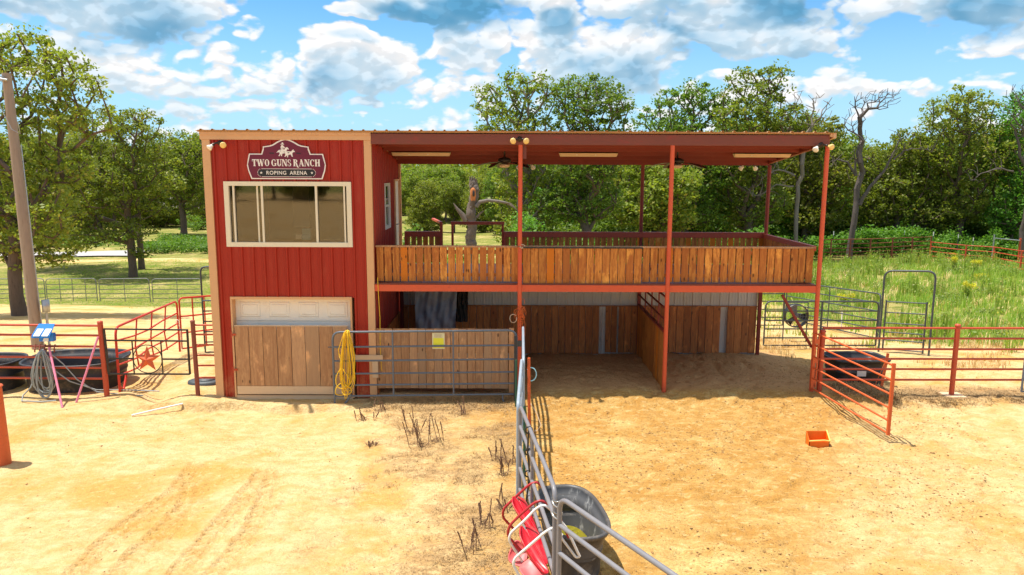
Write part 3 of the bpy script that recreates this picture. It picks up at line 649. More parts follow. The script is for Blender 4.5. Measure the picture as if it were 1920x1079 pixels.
# rear and end railing
def rrail(x0, x1):
    m2 = MB(); planks(m2, x0, x1, 2.46, 3.14, YR-.02, .15, .026, rz=.004); r_ = m2.build('rear_railing', MT['plankstain'], bld)
    m2 = MB(); m2.box((x0, YR-.05, 3.10), (x1, YR+.045, 3.215)); m2.box((x0, YR-.055, 3.216), (x1, YR+.05, 3.232)); m2.box((x0, YR-.06, 2.44), (x0+.05, YR-.025, 3.21)); m2.build('top_rail', MT['redpipe'], r_)
rrail(-.36, 6.08); rrail(-2.80, -1.92)
m2 = MB()
for i in range(20):
    a = .20+i*.155
    if a < YR-.1: m2.box((6.045, a, 2.46), (6.067, a+.13, 3.14))
r_ = m2.build('end_railing', MT['plankstain'], bld); m2 = MB(); m2.box((6.03, .19, 3.10), (6.115, YR-.06, 3.205)); m2.build('top_rail', MT['redpipe'], r_)
m2 = MB(); m2.tube([(-1.62, YR, 2.43), (-1.62, YR, 3.42)], .04, 4); m2.tube([(-.38, YR, 2.43), (-.38, YR, 3.42)], .04, 4); m2.box((-1.66, YR-.035, 3.40), (-.34, YR+.035, 3.475)); m2.build('stair_gate_frame', MT['redpipe'], bld)
m2 = MB(); m2.box((-1.93, YR-.04, 2.43), (-1.86, YR+.03, 3.42)); m2.bar((-1.9, YR, 3.44), (-2.25, YR+1.5, 3.44), .07, .05); m2.build('stair_rail', MT['redpipe'], bld)
# stalls under the deck: white sheet above, stained lining below
m2 = MB(); ribbed(m2, XW+.05, 6.03, 1.30, 2.27, -1, YR+.06, pitch=.2286, rw=.02, rh=.015); m2.build('white_sheeting', MT['whitesheet'], bld)
m2 = MB(); ribbed(m2, XW+.05, 6.03, .0, 1.30, -1, YR+.09, pitch=.2286, rw=.02, rh=.015); m2.build('white_sheeting', MT['whitesheet'], bld)
m2 = MB(); planks(m2, XW+.08, 2.05, .15, 1.36, YR, .172, .012, rz=.01); planks(m2, 2.20, 2.5, .18, 1.36, YR, .15, .01, rz=.01); planks(m2, 2.53, 3.0, .18, 1.36, YR, .16, .01, rz=.01)
planks(m2, 3.07, 5.10, .18, 1.36, YR, .18, .012, rz=.01); planks(m2, 5.27, 6.0, .18, 1.36, YR, .17, .01, rz=.01); m2.build('rear_lining', MT['plankdark'], bld)
m2 = MB(); m2.box((XW+.05, YR-.01, 1.362), (6.02, YR+.03, 1.385)); m2.build('lining_cap', MT['plankdark'], bld)
m2 = MB()
for i in range(17): m2.box((XW+.03, .08+i*.19, .0), (XW+.055, .08+i*.19+.178, 1.22))
m2.build('side_lining', MT['plankdark'], bld)
m2 = MB()
for i in range(17): m2.box((3.0, .06+i*.19, .12), (3.025, .06+i*.19+.182, 1.40))
pt = m2.build('stall_partition', MT['plankstain'], bld)
m2 = MB()
m2.box((2.985, .05, 1.402), (3.06, YR-.08, 1.44)); m2.box((3.03, .05, .2), (3.06, YR-.08, .28))
for z in (1.66, 1.90, 2.14): m2.tube([(3.03, .03, z), (3.03, YR-.06, z)], .022, 8)
for yy in (.8, 1.6, 2.4): m2.tube([(3.03, yy, 1.44), (3.03, yy, 2.2)], .016, 6)
m2.build('partition_rails', MT['oxide'], pt)
# plank fence closing the first stall
fx0, fx1 = -3.02, -.11
m2 = MB(); planks(m2, fx0+.05, fx1-.12, .20, 1.475, .02, .172, .009, rz=.004); planks(m2, fx1-.11, fx1, .12, 1.50, .0, .11, .01)
pf = m2.build('plank_fence', MT['plankraw'], loc=(-1.5, .03, .1)); tag(pf, 'weathered grey-brown plank fence closing the first stall behind the long grey gate', 'fence')
m2 = MB(); m2.box((fx0, .046, .35), (fx1, .085, .44)); m2.box((fx0, .046, 1.25), (fx1, .085, 1.34)); m2.build('cross_rail', MT['plankraw'], pf)
m2 = MB(); m2.box((-3.40, -.075, .82), (-2.83, -.052, .93)); m2.box((-3.05, -.074, .45), (-2.93, -.050, .80)); m2.build('latch_board', MT['rawboard'], pf)

# ================================================================== sign over the window
sgc = -4.665; sg = thing('arched_sign', 'maroon arched sign reading TWO GUNS RANCH ROPING ARENA above the wide window', 'sign', (sgc, -.05, 4.53))
def outline(s):
    L = []
    hw = .765*s; 
    pts = [(-.71, 0), (-.765, .16), (-.785, .27), (-.765, .38), (-.735, .50), (-.49, .50), (-.47, .56), (-.455, .60), (-.455, .64), (-.32, .66)]
    for i in range(9):
        a = i/8; x = -.26+.26*a; L.append((x, .68+.105*math.sin(a*math.pi/2)))
    left = pts+L[:-1]+[(0, .785)]
    return left+[(-x, z) for x, z in left[::-1][1:]]
ol = outline(1)
def scl(pl, d):
    cx, cz = 0, .36; out = []
    for x, z in pl: out.append((x-math.copysign(d, x) if abs(x) > .02 else x, z-(d if z > .3 else -d)))
    return out
m2 = MB(); m2.prism(ol, (sgc, -.030, 4.53), (1, 0, 0), (0, 0, 1), (0, -.012, 0)); m2.build('border', MT['signwhite'], sg)
m2 = MB(); m2.prism(scl(ol, .020), (sgc, -.0425, 4.53), (1, 0, 0), (0, 0, 1), (0, -.003, 0)); m2.build('sign_board', MT['maroon'], sg)
m2 = MB(); rp_ = []
for i in range(9): a = math.pi/2+math.pi*i/8; rp_.append((-.50+.07*math.cos(a), .125+.068*math.sin(a)))
for i in range(9): a = -math.pi/2+math.pi*i/8; rp_.append((.50+.07*math.cos(a), .125+.068*math.sin(a)))
m2.prism(rp_, (sgc, -.046, 4.53), (1, 0, 0), (0, 0, 1), (0, -.002, 0)); m2.build('lower_banner', MT['signblack'], sg)
m2 = MB()
for z in (.125+.078, .125-.078): m2.box((sgc-.50, -.0485, 4.53+z-.004), (sgc+.50, -.0465, 4.53+z+.004))
for s_ in (-1, 1):
    for i in range(7):
        a = (-1.15+2.3*i/6); a0 = a+(0 if s_ > 0 else math.pi); cx = sgc+s_*.50
        m2.box((cx+.078*math.cos(a0)-.006, -.0495, 4.53+.125+.078*math.sin(a0)-.006), (cx+.078*math.cos(a0)+.006, -.0472, 4.53+.125+.078*math.sin(a0)+.006))
    st = [((.030 if i % 2 == 0 else .012)*math.sin(i*math.pi/5), (.030 if i % 2 == 0 else .012)*math.cos(i*math.pi/5)) for i in range(10)]
    m2.prism(st, (sgc+s_*.505, -.0495, 4.53+.125), (1, 0, 0), (0, 0, 1), (0, -.002, 0))
m2.build('banner_trim', MT['signwhite'], sg)
def text(body, width, height, cx, z0, y, mat, parent, name, bold=.012):
    cu = bpy.data.curves.new(name, 'FONT'); cu.body = body; cu.extrude = .01; cu.offset = bold; cu.space_character = 1.12
    to = bpy.data.objects.new(name, cu); COL.objects.link(to); dg = bpy.context.evaluated_depsgraph_get(); dg.update()
    me = bpy.data.meshes.new_from_object(to.evaluated_get(dg)); bpy.data.objects.remove(to)
    v = np.array([q.co[:] for q in me.vertices]); mn, mx_ = v.min(0), v.max(0)
    v[:, 0] = (v[:, 0]-(mn[0]+mx_[0])/2)/(mx_[0]-mn[0])*width+cx; zz = (v[:, 1]-mn[1])/(mx_[1]-mn[1])*height+z0; yy = y-(v[:, 2]+.01)/.02*.003
    V = np.stack([v[:, 0], yy, zz], 1); return mesh_obj(name, V, [tuple(p.vertices) for p in me.polygons], mat, parent)
text('ROPING', .395, .075, sgc-.205, 4.53+.088, -.049, MT['signwhite'], sg, 'lettering'); text('ARENA', .345, .075, sgc+.235, 4.53+.088, -.049, MT['signwhite'], sg, 'lettering')
# western slab-serif capitals built stroke by stroke
def glyph(ch):
    q = []; W = {'T': .8, 'W': 1.25, 'O': .78, 'G': .85, 'U': .82, 'N': .92, 'S': .62, 'R': .9, 'A': .88, 'C': .78, 'H': .9}[ch]
    S, t, sf = .24, .09, .07
    def bx_(a, b, c, d): q.append([(a, b), (c, b), (c, d), (a, d)])
    def ln(x0, z0, x1, z1, w): q.append([(x0-w/2, z0), (x0+w/2, z0), (x1+w/2, z1), (x1-w/2, z1)])
    def arc(cx, cz, rx, rz, a0, a1, thick=S, thin=t, n=18):
        for i in range(n):
            u, v = math.radians(a0+(a1-a0)*i/n), math.radians(a0+(a1-a0)*(i+1)/n)
            f = lambda g: (rx-(thin+(thick-thin)*abs(math.cos(g)))*1., rz-thin)
            (ia, ib), (ja, jb) = f(u), f(v)
            q.append([(cx+rx*math.cos(u), cz+rz*math.sin(u)), (cx+rx*math.cos(v), cz+rz*math.sin(v)), (cx+ja*math.cos(v), cz+jb*math.sin(v)), (cx+ia*math.cos(u), cz+ib*math.sin(u))])
    def stem_(x, w=S, z0=0, z1=1, ser=.07):
        bx_(x-w/2, z0, x+w/2, z1)
        if ser: bx_(x-w/2-ser, z0, x+w/2+ser, z0+sf); bx_(x-w/2-ser, z1-sf, x+w/2+ser, z1)
    if ch == 'T': bx_(.4-S/2, 0, .4+S/2, .9); bx_(0, .9, .8, 1); bx_(.2, 0, .6, sf); ln(.05, .68, .05, .9, .08); ln(.75, .68, .75, .9, .08)
    if ch == 'O': arc(.39, .5, .39, .5, 0, 360)
    if ch == 'C': arc(.42, .5, .42, .5, 50, 310); bx_(.62, .66, .72, .95)
    if ch == 'G': arc(.42, .5, .42, .5, 50, 315); bx_(.60, .66, .70, .95); bx_(.58, .05, .58+S*.9, .45); bx_(.48, .40, .88, .46)
    if ch == 'U': bx_(.10, .3, .10+S, 1); bx_(.0, 1-sf, .44, 1); bx_(.66, .3, .66+t, 1); bx_(.56, 1-sf, .85, 1); arc(.425, .33, .325, .33, 180, 360)
    if ch == 'N': bx_(.10, 0, .10+t, 1); bx_(0, 0, .3, sf); bx_(0, 1-sf, .25, 1); ln(.22, 1, .74, 0, S); bx_(.72, 0, .72+t, 1); bx_(.6, 1-sf, .92, 1)
    if ch == 'W': ln(.14, 1, .38, 0, S); ln(.38, 0, .60, 1, t); ln(.60, 1, .84, 0, S); ln(.84, 0, 1.1, 1, t); bx_(0, 1-sf, .34, 1); bx_(.98, 1-sf, 1.25, 1)
    if ch == 'A': ln(.12, 0, .42, 1, t); ln(.72, 0, .42, 1, S); bx_(.2, .3, .62, .38); bx_(0, 0, .28, sf); bx_(.52, 0, .88, sf)
    if ch == 'H': stem_(.2); stem_(.7); bx_(.2, .46, .7, .56)
    if ch == 'R': stem_(.2); arc(.36, .75, .34, .25, -90, 90); bx_(.2, 1-t, .4, 1); bx_(.2, .5, .4, .58); ln(.48, .5, .74, -.12, S); bx_(.7, -.18, .95, -.10)
    if ch == 'S': arc(.31, .74, .29, .26, 60, 270, S*.8); arc(.31, .26, .31, .27, -120, 90, S*.8); bx_(.46, .68, .54, .95); bx_(.03, .05, .11, .32)
    return q, W
cur = 0; items = []; wd_ = 0; wm = [MB(), MB(), MB()]
for ch in 'TWO GUNS RANCH':
    if ch == ' ': cur += .30; wd_ += 1; continue
    q_, W_ = glyph(ch); items.append((cur, q_, wd_)); cur += W_+.045
sc_ = 1.36/cur; hh = .135
for cx_, q_, wi in items:
    m2 = wm[wi]
    for pl in q_:
        pp = [((cx_+a)*sc_-.68, .255+b*hh) for a, b in pl]
        ar = sum(pp[i][0]*pp[(i+1) % 4][1]-pp[(i+1) % 4][0]*pp[i][1] for i in range(4))
        if ar < 0: pp = pp[::-1]
        m2.prism(pp, (sgc, -.0462-random.uniform(0, .0006), 4.53), (1, 0, 0), (0, 0, 1), (0, -.0025, 0))
for m2 in wm: m2.build('lettering', MT['signwhite'], sg)
# emblem: mounted roper behind a running steer
def emb(pl, dark=False, off=0.):
    global m3
    m3.prism([(x/100, z/100) for x, z in pl], (sgc-.06, -.0464-off, 4.53+.45), (1, 0, 0), (0, 0, 1), (0, -.002, 0))
m3 = MB()
emb([(-11, 9), (-13, 7), (-9, 8), (-6, 7), (-7, 3), (-9, 1), (-7, 0), (-5, 3), (-3, 5), (-4, 1), (-2, 0), (-1, 5), (4, 6), (7, 4), (6, 1), (8, 1), (9, 5), (7, 9), (9, 14), (12, 13), (12, 15), (9, 18), (6, 17), (3, 13), (-4, 13), (-8, 12)])
emb([(-3, 13.2), (-4, 18), (-2, 22), (0, 22.5), (2, 20), (5, 17), (4, 15.5), (1, 17), (2, 13.2)], off=.0007)
emb([(-4, 23), (3.5, 23), (3.3, 24), (1.8, 24.3), (1.2, 27), (-1.2, 27), (-1.8, 24.3), (-4, 24)], off=.0012)
emb([(4, 7.5), (5, 3), (3, -1), (5, -1), (7, 2), (9, 3), (8, -2), (10, -2), (11, 3), (16, 3.5), (17, 0), (20, -1), (19, 2), (19, 6), (22, 9), (24, 8), (24, 10), (21, 12), (22, 14), (19, 12), (17, 9.5), (8, 9.8)], off=.0018)
m3.build('rider_emblem', MT['signwhite'], sg)
m3 = MB(); emb([(1, 9), (5, 8.7), (3, 7.7)], off=.0045); emb([(9, 7.5), (14, 7.8), (11, 5.6)], off=.0045); emb([(-2, 17), (1, 16.2), (-1, 15)], off=.0045); emb([(-6, 11), (-3, 10.6), (-5, 9.5)], off=.0045)
emb([(-26, 7), (-18, 7), (-17, 5), (-27, 5)], off=.0001); emb([(22+5, 7), (30+5, 7), (31+5, 5), (21+5, 5)], off=.0001); m3.build('emblem_marks', MT['signblack'], sg)

# ================================================================== lights and fans
def flood(x, z, y, label, cols, spread=.17, arm=0):
    t = thing('flood_light', label, 'outdoor light', (x, y, z), 'twin flood lights under the eaves')
    m2 = MB(); m2.lathe([(.0, -.0), (.055, 0), (.055, -.03), (0, -.032)], (x, y, z), 14, M4=Matrix.Rotation(math.pi/2, 4, 'X')); m2.tube([(x, y-.03, z), (x, y-.06, z-.01)], .022, 8); m2.build('mount', MT['bronze'], t)
    for s_, cm in zip((-1, 1), cols):
        m2 = MB(); dv = Vector((s_*.55, -.55, -.62)).normalized() if cm == 'w' else Vector((s_*.30, -.85, -.25)).normalized()
        a = Vector((x+s_*.03, y-.05, z)); b = a+Vector((s_*spread*.32, -.02, -.01)); m2.tube([a, b, b+dv*.04], .019, 8)
        ctr = b+dv*.03; R = dv.to_track_quat('Z', 'Y').to_matrix().to_4x4()
        m2.lathe([(.030, 0), (.034, .03)], ctr, 14, M4=R); hd_ = m2.build('lamp_holder', MT['bronze'], t)
        m2 = MB(); m2.lathe([(.028, .03), (.034, .06), (.060, .105), (.062, .115), (.055, .128), (.03, .136), (0, .138)], ctr, 18, M4=R); m2.build('bulb', MT['bulb'] if cm == 'a' else MT['bulbwhite'], hd_)
flood(-5.955, 5.235, -.055, 'twin flood light on the red wall left of the arched sign', 'wa')
flood(-.02, 5.335, -.065, 'twin flood light at the head of the middle front post', 'aa')
flood(5.97, 5.245, -.065, 'twin flood light at the roof corner on the right end', 'wa')
for x_, s_ in ((.18, 'twin flood light on the rear beam seen behind the middle front post'), (5.6, 'twin flood light on the rear beam near the right rear post')):
    t = thing('flood_light', s_, 'outdoor light', (x_, YR-.06, 4.87), 'twin flood lights under the eaves')
    m2 = MB(); m2.box((x_-.04, YR-.06, 4.84), (x_+.04, YR-.02, 4.864)); m2.build('mount', MT['bronze'], t)
    for s2 in (-1, 1):
        m2 = MB(); R = Vector((s2*.5, .5, -.6)).normalized().to_track_quat('Z', 'Y').to_matrix().to_4x4(); m2.lathe([(.03, 0), (.034, .03), (.06, .1), (.05, .12), (0, .125)], (x_+s2*.13, YR-.04, 4.85), 14, M4=R); m2.build('bulb', MT['bulbwhite'], t)
def fluo(px0, px1, py, Y, label):
    a = P(px0, py, Y=Y); b = P(px1, py, Y=Y); z = roofz(Y)-.16
    x0, x1 = a[0], b[0]
    t = thing('fluorescent_fixture', label, 'ceiling light', ((x0+x1)/2, Y, z), 'long light fixtures under the deck roof')
    m2 = MB(); m2.hexa([(x0, Y-.07, z), (x1, Y-.07, z), (x1, Y+.07, z), (x0, Y+.07, z)], [(x0, Y-.045, z+.02), (x1, Y-.045, z+.02), (x1, Y+.045, z+.02), (x0, Y+.045, z+.02)]); m2.build('housing', MT['bronze'], t)
    m2 = MB(); m2.hexa([(x0+.03, Y-.05, z-.075), (x1-.03, Y-.05, z-.075), (x1-.03, Y+.05, z-.075), (x0+.03, Y+.05, z-.075)], [(x0, Y-.078, z-.002), (x1, Y-.078, z-.002), (x1, Y+.078, z-.002), (x0, Y+.078, z-.002)]); m2.build('diffuser', MT['fluor'], t)
    m2 = MB()
    for f in (.3, .62): xx = x0+(x1-x0)*f; m2.box((xx-.012, Y-.085, z-.05), (xx+.012, Y-.079, z-.028))
    m2.build('clip', MT['white'], t)
fluo(735, 845, 292, 1.6, 'long light fixture under the roof nearest the red side wall')
fluo(1048, 1158, 297, 1.6, 'long light fixture between the two ceiling fans')
fluo(1375, 1481, 300, 1.6, 'long light fixture under the roof nearest the right end')
def fan(px, Y, a0, label):
    x = P(px, 300, Y=Y)[0]; zt = roofz(Y)-.02; z = zt-.30
    t = thing('ceiling_fan', label, 'ceiling fan', (x, Y, zt), 'ceiling fans under the deck roof')
    m2 = MB(); m2.lathe([(.001, zt), (.07, zt), (.05, zt-.06), (.018, zt-.08), (.018, z+.09), (.07, z+.08), (.14, z+.05), (.15, z), (.12, z-.04), (.05, z-.06), (.001, z-.06)], (x, Y, 0), 22); m2.build('motor', MT['bronze'], t)
    m2 = MB(); m2.lathe([(.05, z-.061), (.115, z-.08), (.12, z-.11), (.08, z-.14), (.001, z-.15)], (x, Y, 0), 22); m2.build('lamp_bowl', MT['lensglass'], t)
    for k in range(5):
        a = a0+k*2*math.pi/5; u = Vector((math.cos(a), math.sin(a), -.05)); v_ = Vector((-math.sin(a), math.cos(a), .12)); c0 = Vector((x, Y, z-.02))
        def pt_(r, s_): return c0+u*r+v_*s_+Vector((0, 0, -.34*max(0, r-.2)**2))
        rs_ = [.14, .22, .32, .5, .65, .72]; ws_ = [.02, .03, .06, .075, .07, .03]; vs = []; fs = []
        for r_q, w_q in zip(rs_, ws_): vs += [pt_(r_q, -w_q), pt_(r_q, w_q)]
        n0 = len(vs); vs += [q+Vector((0, 0, .008)) for q in vs]
        for i in range(len(rs_)-1):
            j = 2*i; fs += [(j, j+1, j+3, j+2), (n0+j, n0+j+2, n0+j+3, n0+j+1), (j, j+2, n0+j+2, n0+j), (j+1, n0+j+1, n0+j+3, j+3)]
        m2 = MB(); m2.add(vs, fs); m2.build('blade', MT['bronze'], t)
fan(946, 1.75, .5, 'dark ceiling fan just left of the middle front post')
fan(1270, 1.75, -.75, 'dark ceiling fan with a drooping blade behind the second post')
# boxes on the sill
for (a, b, c_, d_, mt_, lb) in ((555, 565, 440, 449, 'white', 'small white box on the sill inside the wide window'), (566, 582, 440, 450, 'ltblue', 'lower light blue box on the window sill, under the upper one'), (567, 582, 429, 439.6, 'ltblue', 'upper light blue box resting on the lower one inside the window')):
    p = P(a, d_, Y=.03); q_ = P(b, c_, Y=.03); m2 = MB(); m2.box((p[0], .024, p[2]), (q_[0], .10, q_[2]-.002)); m2.box((p[0]+.01, .020, (p[2]+q_[2])/2), (q_[0]-.01, .0235, (p[2]+q_[2])/2+.012))
    tag(m2.build('small_box', MT[mt_]), lb, 'box', 'boxes on the window sill')
m2 = MB(); m2.box((o0+.1, .053, p0+.01), (o1-.1, .30, p0+.06)); m2.build('window_sill', MT['almond'], bld)

# ================================================================== tarp, cloth, cords
def drape(px0, px1, pyt, pyb, Y, mat, name, label, amp, thick=.008):
    a = P(px0, pyt, Y=Y); b = P(px1, pyb, Y=Y); nx_, nz_ = 46, 30; vs = []
    for j in range(nz_+1):
        for i in range(nx_+1):
            u, v = i/nx_, j/nz_; x_ = a[0]+(b[0]-a[0])*u; z_ = a[2]+(b[2]-a[2])*v
            x_ += .10*(u-.2)*(.4-v)*(1 if name == 'hanging_tarp' else .3)
            vs.append((x_, Y-.05-amp*(math.sin(u*19+2*math.sin(v*5))*.5+math.sin(u*41+v*7)*.25+math.sin(v*23+u*9)*.35+vnoise(np.array([u*9.]), np.array([v*11.]), 5)[0]), z_))
    fs = [(j*(nx_+1)+i, j*(nx_+1)+i+1, (j+1)*(nx_+1)+i+1, (j+1)*(nx_+1)+i) for j in range(nz_) for i in range(nx_)]
    m2 = MB(); m2.add(vs, fs, True); n0 = len(vs); m2.add([(p[0], p[1]+thick, p[2]) for p in vs], [f[::-1] for f in fs], True); tag(m2.build(name, mat), label, name.split('_')[-1])
drape(779, 856, 540, 650, 2.55, MT['tarp'], 'hanging_tarp', 'crumpled silver tarp hanging from the deck in the first stall', .045)
drape(852, 878, 540, 603, 2.75, MT['cloth'], 'hanging_cloth', 'dark brown cloth hanging beside the silver tarp', .04)
m2 = MB(); m2.tube([(XW+.10, -.05, 2.55), (XW+.11, -.05, 2.2), (XW+.13, -.05, 1.7), (XW+.12, -.05, 1.1), (XW+.14, -.05, .6)], .007, 6); tag(m2.build('yellow_string', MT['yellow']), 'thin yellow cord hanging down the tan corner under the deck', 'cord')
m2 = MB(); cx_, cz_ = -.0, 3.24
m2.tube([(cx_+.05*math.cos(a)+ .05, -.07-.02*math.sin(a*2), 3.20+.04*math.sin(a)) for a in np.linspace(0, 5.2, 12)]+[(-.04, -.08, 3.2), (.06, -.07, 3.18)], .008, 6); tag(m2.build('tied_rope', MT['rope']), 'pale rope knotted round the middle front post at the railing', 'rope')
#@@PART3
# ================================================================== gates, panels and pipe fences
def V3(a): return Vector((float(a[0]), float(a[1]), float(a[2])))
def panel(name, label, cat, a, b, hts, stays=(.33, .67), mat='grey', r=.022, corner=.16, group=None, feet=False, rr=None, stay_w=None, lowr=True, ctop=None):
    a, b = V3(a), V3(b); h = hts[-1]; Z = Vector((0, 0, 1)); rr = rr or r*.85; low = hts[0]
    t = thing(name, label, cat, ((a.x+b.x)/2, (a.y+b.y)/2, min(a.z, b.z)), group)
    m2 = MB(); c = corner
    pts = [a+Z*low, a+Z*h, b+Z*h, b+Z*low]
    if lowr: m2.tube(rpath(pts, c, 6)[0:1]+rpath(pts, c, 6)[1:], r, 8); m2.tube([a+Z*low, b+Z*low], rr, 8)
    else: m2.tube(rpath(pts, c, 6), r, 8)
    if feet:
        d = (b-a).normalized()
        for e, s_ in ((a, 1), (b, -1)): m2.tube(rpath([e+Z*(low+.02), e-Z*.02, e+d*s_*.22-Z*.02, e+d*s_*.34+Z*low], .1, 4), r*.8, 6)
    m2.build('frame', MT[mat], t)
    for z in hts[1:-1]: m2 = MB(); m2.tube([a+Z*z, b+Z*z], rr, 8); m2.build('rail', MT[mat], t)
    d = (b-a)
    for f in stays:
        m2 = MB(); p = a+d*f
        if stay_w: m2.bar(p+Z*low, p+Z*h, stay_w, .03, d)
        else: m2.tube([p+Z*low, p+Z*h], rr*.9, 6)
        m2.build('stay', MT[mat], t)
    return t
def post_obj(x, y, top, mat, name, label, r=.05, lean=(0, 0), group=None, cap=True, cat='post', bot=None):
    z0 = (hz1(x, y) if bot is None else bot)-.08; m2 = MB(); m2.tube([(x, y, z0), (x+lean[0], y+lean[1], top)], r, 12)
    if cap: m2.lathe([(r*1.12, -.012), (r*1.12, .004), (r*.8, .02), (0, .024)], (x+lean[0], y+lean[1], top), 12)
    return tag(m2.build(name, MT[mat], loc=(x, y, z0+.08)), label, cat, group)

# long grey gate in front of the plank fence
gzs = [.13+.0, .36, .60, .87, 1.16, 1.47]
A_ = P(627, 735, Y=-.33); B_ = P(968, 727, Y=-.30)
gt = panel('long_gate', 'long blue-grey six-rail gate with rounded corners standing in front of the plank fence', 'gate', (A_[0], A_[1], .0), (B_[0], B_[1], .045), gzs, (.325, .655), 'grey', .024, .17, stay_w=.045)
m2 = MB(); a = V3((A_[0], A_[1], .13)); m2.tube(rpath([a, a-Vector((0, 0, .21)), a+Vector((.16, 0, -.21)), a+Vector((.30, 0, -.05)), a+Vector((.33, 0, .05))], .08, 5), .020, 8)
b = V3((B_[0], B_[1], .17)); m2.tube(rpath([b+Vector((-.28, 0, 0)), b+Vector((-.28, 0, -.14)), b+Vector((-.17, 0, -.2)), b+Vector((0, 0, -.19)), b], .07, 5), .018, 8); m2.build('foot', MT['grey'], gt)
m2 = MB(); m2.tube([a+Vector((-.10, 0, 1.03)), a+Vector((.06, 0, 1.03))], .012, 6); m2.build('latch', MT['dkgrey'], gt); m2 = MB(); m2.box((B_[0]+.02, B_[1]-.02, 1.18), (B_[0]+.10, B_[1]+.02, 1.30)); m2.build('hinge', MT['dkgrey'], gt); m2 = MB(); m2.box((B_[0]+.02, B_[1]-.02, .25), (B_[0]+.10, B_[1]+.02, .33)); m2.build('hinge', MT['dkgrey'], gt)
p0_ = P(810, 656, Y=-.36); p1_ = P(833, 626, Y=-.36)
t = thing('yellow_sign', 'small faded yellow and white notice behind the top rail of the long grey gate', 'sign', (p0_[0], -.30, p0_[2]))
m2 = MB(); m2.box((p0_[0], -.292, p0_[2]), (p1_[0], -.285, p1_[2])); m2.build('board', MT['signpale'], t)
h_ = p1_[2]-p0_[2]; m2 = MB(); m2.box((p0_[0]+.02, -.296, p0_[2]+.02), (p1_[0]-.02, -.2925, p0_[2]+h_*.68)); m2.build('yellow_field', MT['signyel'], t)
m2 = MB()
for k in range(5): m2.box((p0_[0]+.04, -.298, p0_[2]+h_*(.72+.045*k)), (p1_[0]-.04-.03*(k % 2), -.2965, p0_[2]+h_*(.735+.045*k)))
m2.build('faded_lines', MT['rope'], t)
# yellow rope coil over its left end
m2 = MB(); rr_ = random.Random(4); cx0 = P(652, 700, Y=-.38)[0]
def loop(cx, top, bot, w, ph, lean=0., yo=0):
    o = []
    for k in range(26):
        a = 2*math.pi*k/26; zz = (top+bot)/2+(top-bot)/2*math.cos(a); xx = cx+w*math.sin(a)*(1.25-.55*math.cos(a))/1.3+lean*(top-zz)
        o.append((xx+.008*math.sin(3*a+ph), -.375+yo+.028*math.cos(a*2+ph)+(.03 if math.cos(a) > .93 else 0), zz))
    return o
for k in range(9): m2.tube(loop(cx0+rr_.uniform(-.02, .06), 1.50+rr_.uniform(0, .02), rr_.uniform(.02, .45), rr_.uniform(.035, .14), k, rr_.uniform(-.07, .03), -.008*k), .0085, 6, True)
m2.tube(loop(cx0-.13, .42, .18, .12, 1, 0, -.06), .0085, 6, True); m2.tube(loop(cx0-.02, .40, .20, .09, 3, 0, -.08), .0085, 6, True); m2.tube(loop(cx0-.10, .75, .33, .13, 2, 0, -.07), .0085, 6, True)
m2.tube([(cx0-.04, -.4, 1.49), (cx0-.09, -.41, 1.35), (cx0-.17, -.40, 1.12), (cx0-.15, -.41, .95), (cx0-.10, -.40, .97), (cx0-.17, -.40, 1.05)], .0085, 6)
tag(m2.build('yellow_rope', MT['yellow']), 'coiled yellow rope hung over the left end of the long grey gate', 'rope')

# left red pipe fence
t = thing('pipe_fence', 'red six-rail pipe fence at the far left in front of the big black tanks', 'fence', (-9.6, 0, 0))
m2 = MB(); m2.tube([(-8.62, -.02, -.1), (-8.655, 0, 1.60)], .055, 12); m2.lathe([(.058, -.01), (.055, .01), (.0, .03)], (-8.655, 0, 1.60), 12); m2.build('post', MT['redpipe'], t)
m2 = MB(); m2.tube([(-12.6, 0, -.1), (-12.6, 0, 1.55)], .055, 10); m2.build('post', MT['redpipe'], t)
for z in (.393, .622, .845, 1.077, 1.312, 1.52): m2 = MB(); m2.tube([(-12.6, 0, z+.02), (-8.66, 0, z)], .024, 8); m2.build('rail', MT['redpipe'], t)
# big orange-red bollard, near left
post_obj(-8.45, -3.60, 1.28, 'orpipe', 'bollard', 'thick orange-red pipe bollard in the sand at the bottom left', .155, (-.04, 0), cat='bollard')
# blue box, hoses, pink rods
t = thing('blue_box', 'blue plastic box with a clear lid hung on the red fence beside the wooden pole', 'box', (-9.83, -.05, 1.2))
a = P(67, 640, Y=-.10); b = P(98, 626, Y=-.10)
m2 = MB(); m2.box((-9.86, -.13, a[2]+.0), (-9.57, -.03, b[2]+.01)); m2.build('body', MT['blue'], t)
m2 = MB(); m2.hexa([(-9.97, -.20, 1.30), (-9.60, -.20, 1.30), (-9.60, -.19, 1.345), (-9.97, -.19, 1.345)], [(-9.91, -.02, 1.54), (-9.58, -.02, 1.54), (-9.58, -.01, 1.56), (-9.91, -.01, 1.56)]); m2.build('lid', MT['blue'], t)
m2 = MB()
for k in (0, 1): x_ = -9.93+.17*k; m2.hexa([(x_, -.210, 1.34), (x_+.13, -.210, 1.34), (x_+.13, -.205, 1.345), (x_, -.205, 1.345)], [(x_+.03, -.092, 1.465), (x_+.16, -.092, 1.465), (x_+.16, -.086, 1.47), (x_+.03, -.086, 1.47)])
m2.hexa([(-9.78, -.145, 1.22), (-9.66, -.145, 1.22), (-9.66, -.14, 1.22), (-9.78, -.14, 1.22)], [(-9.74, -.145, 1.31), (-9.66, -.145, 1.31), (-9.66, -.14, 1.31), (-9.74, -.14, 1.31)]); m2.build('window', MT['white'], t)
m2 = MB(); hx = P(82, 655, Y=-.1)[0]; rr_ = random.Random(9)
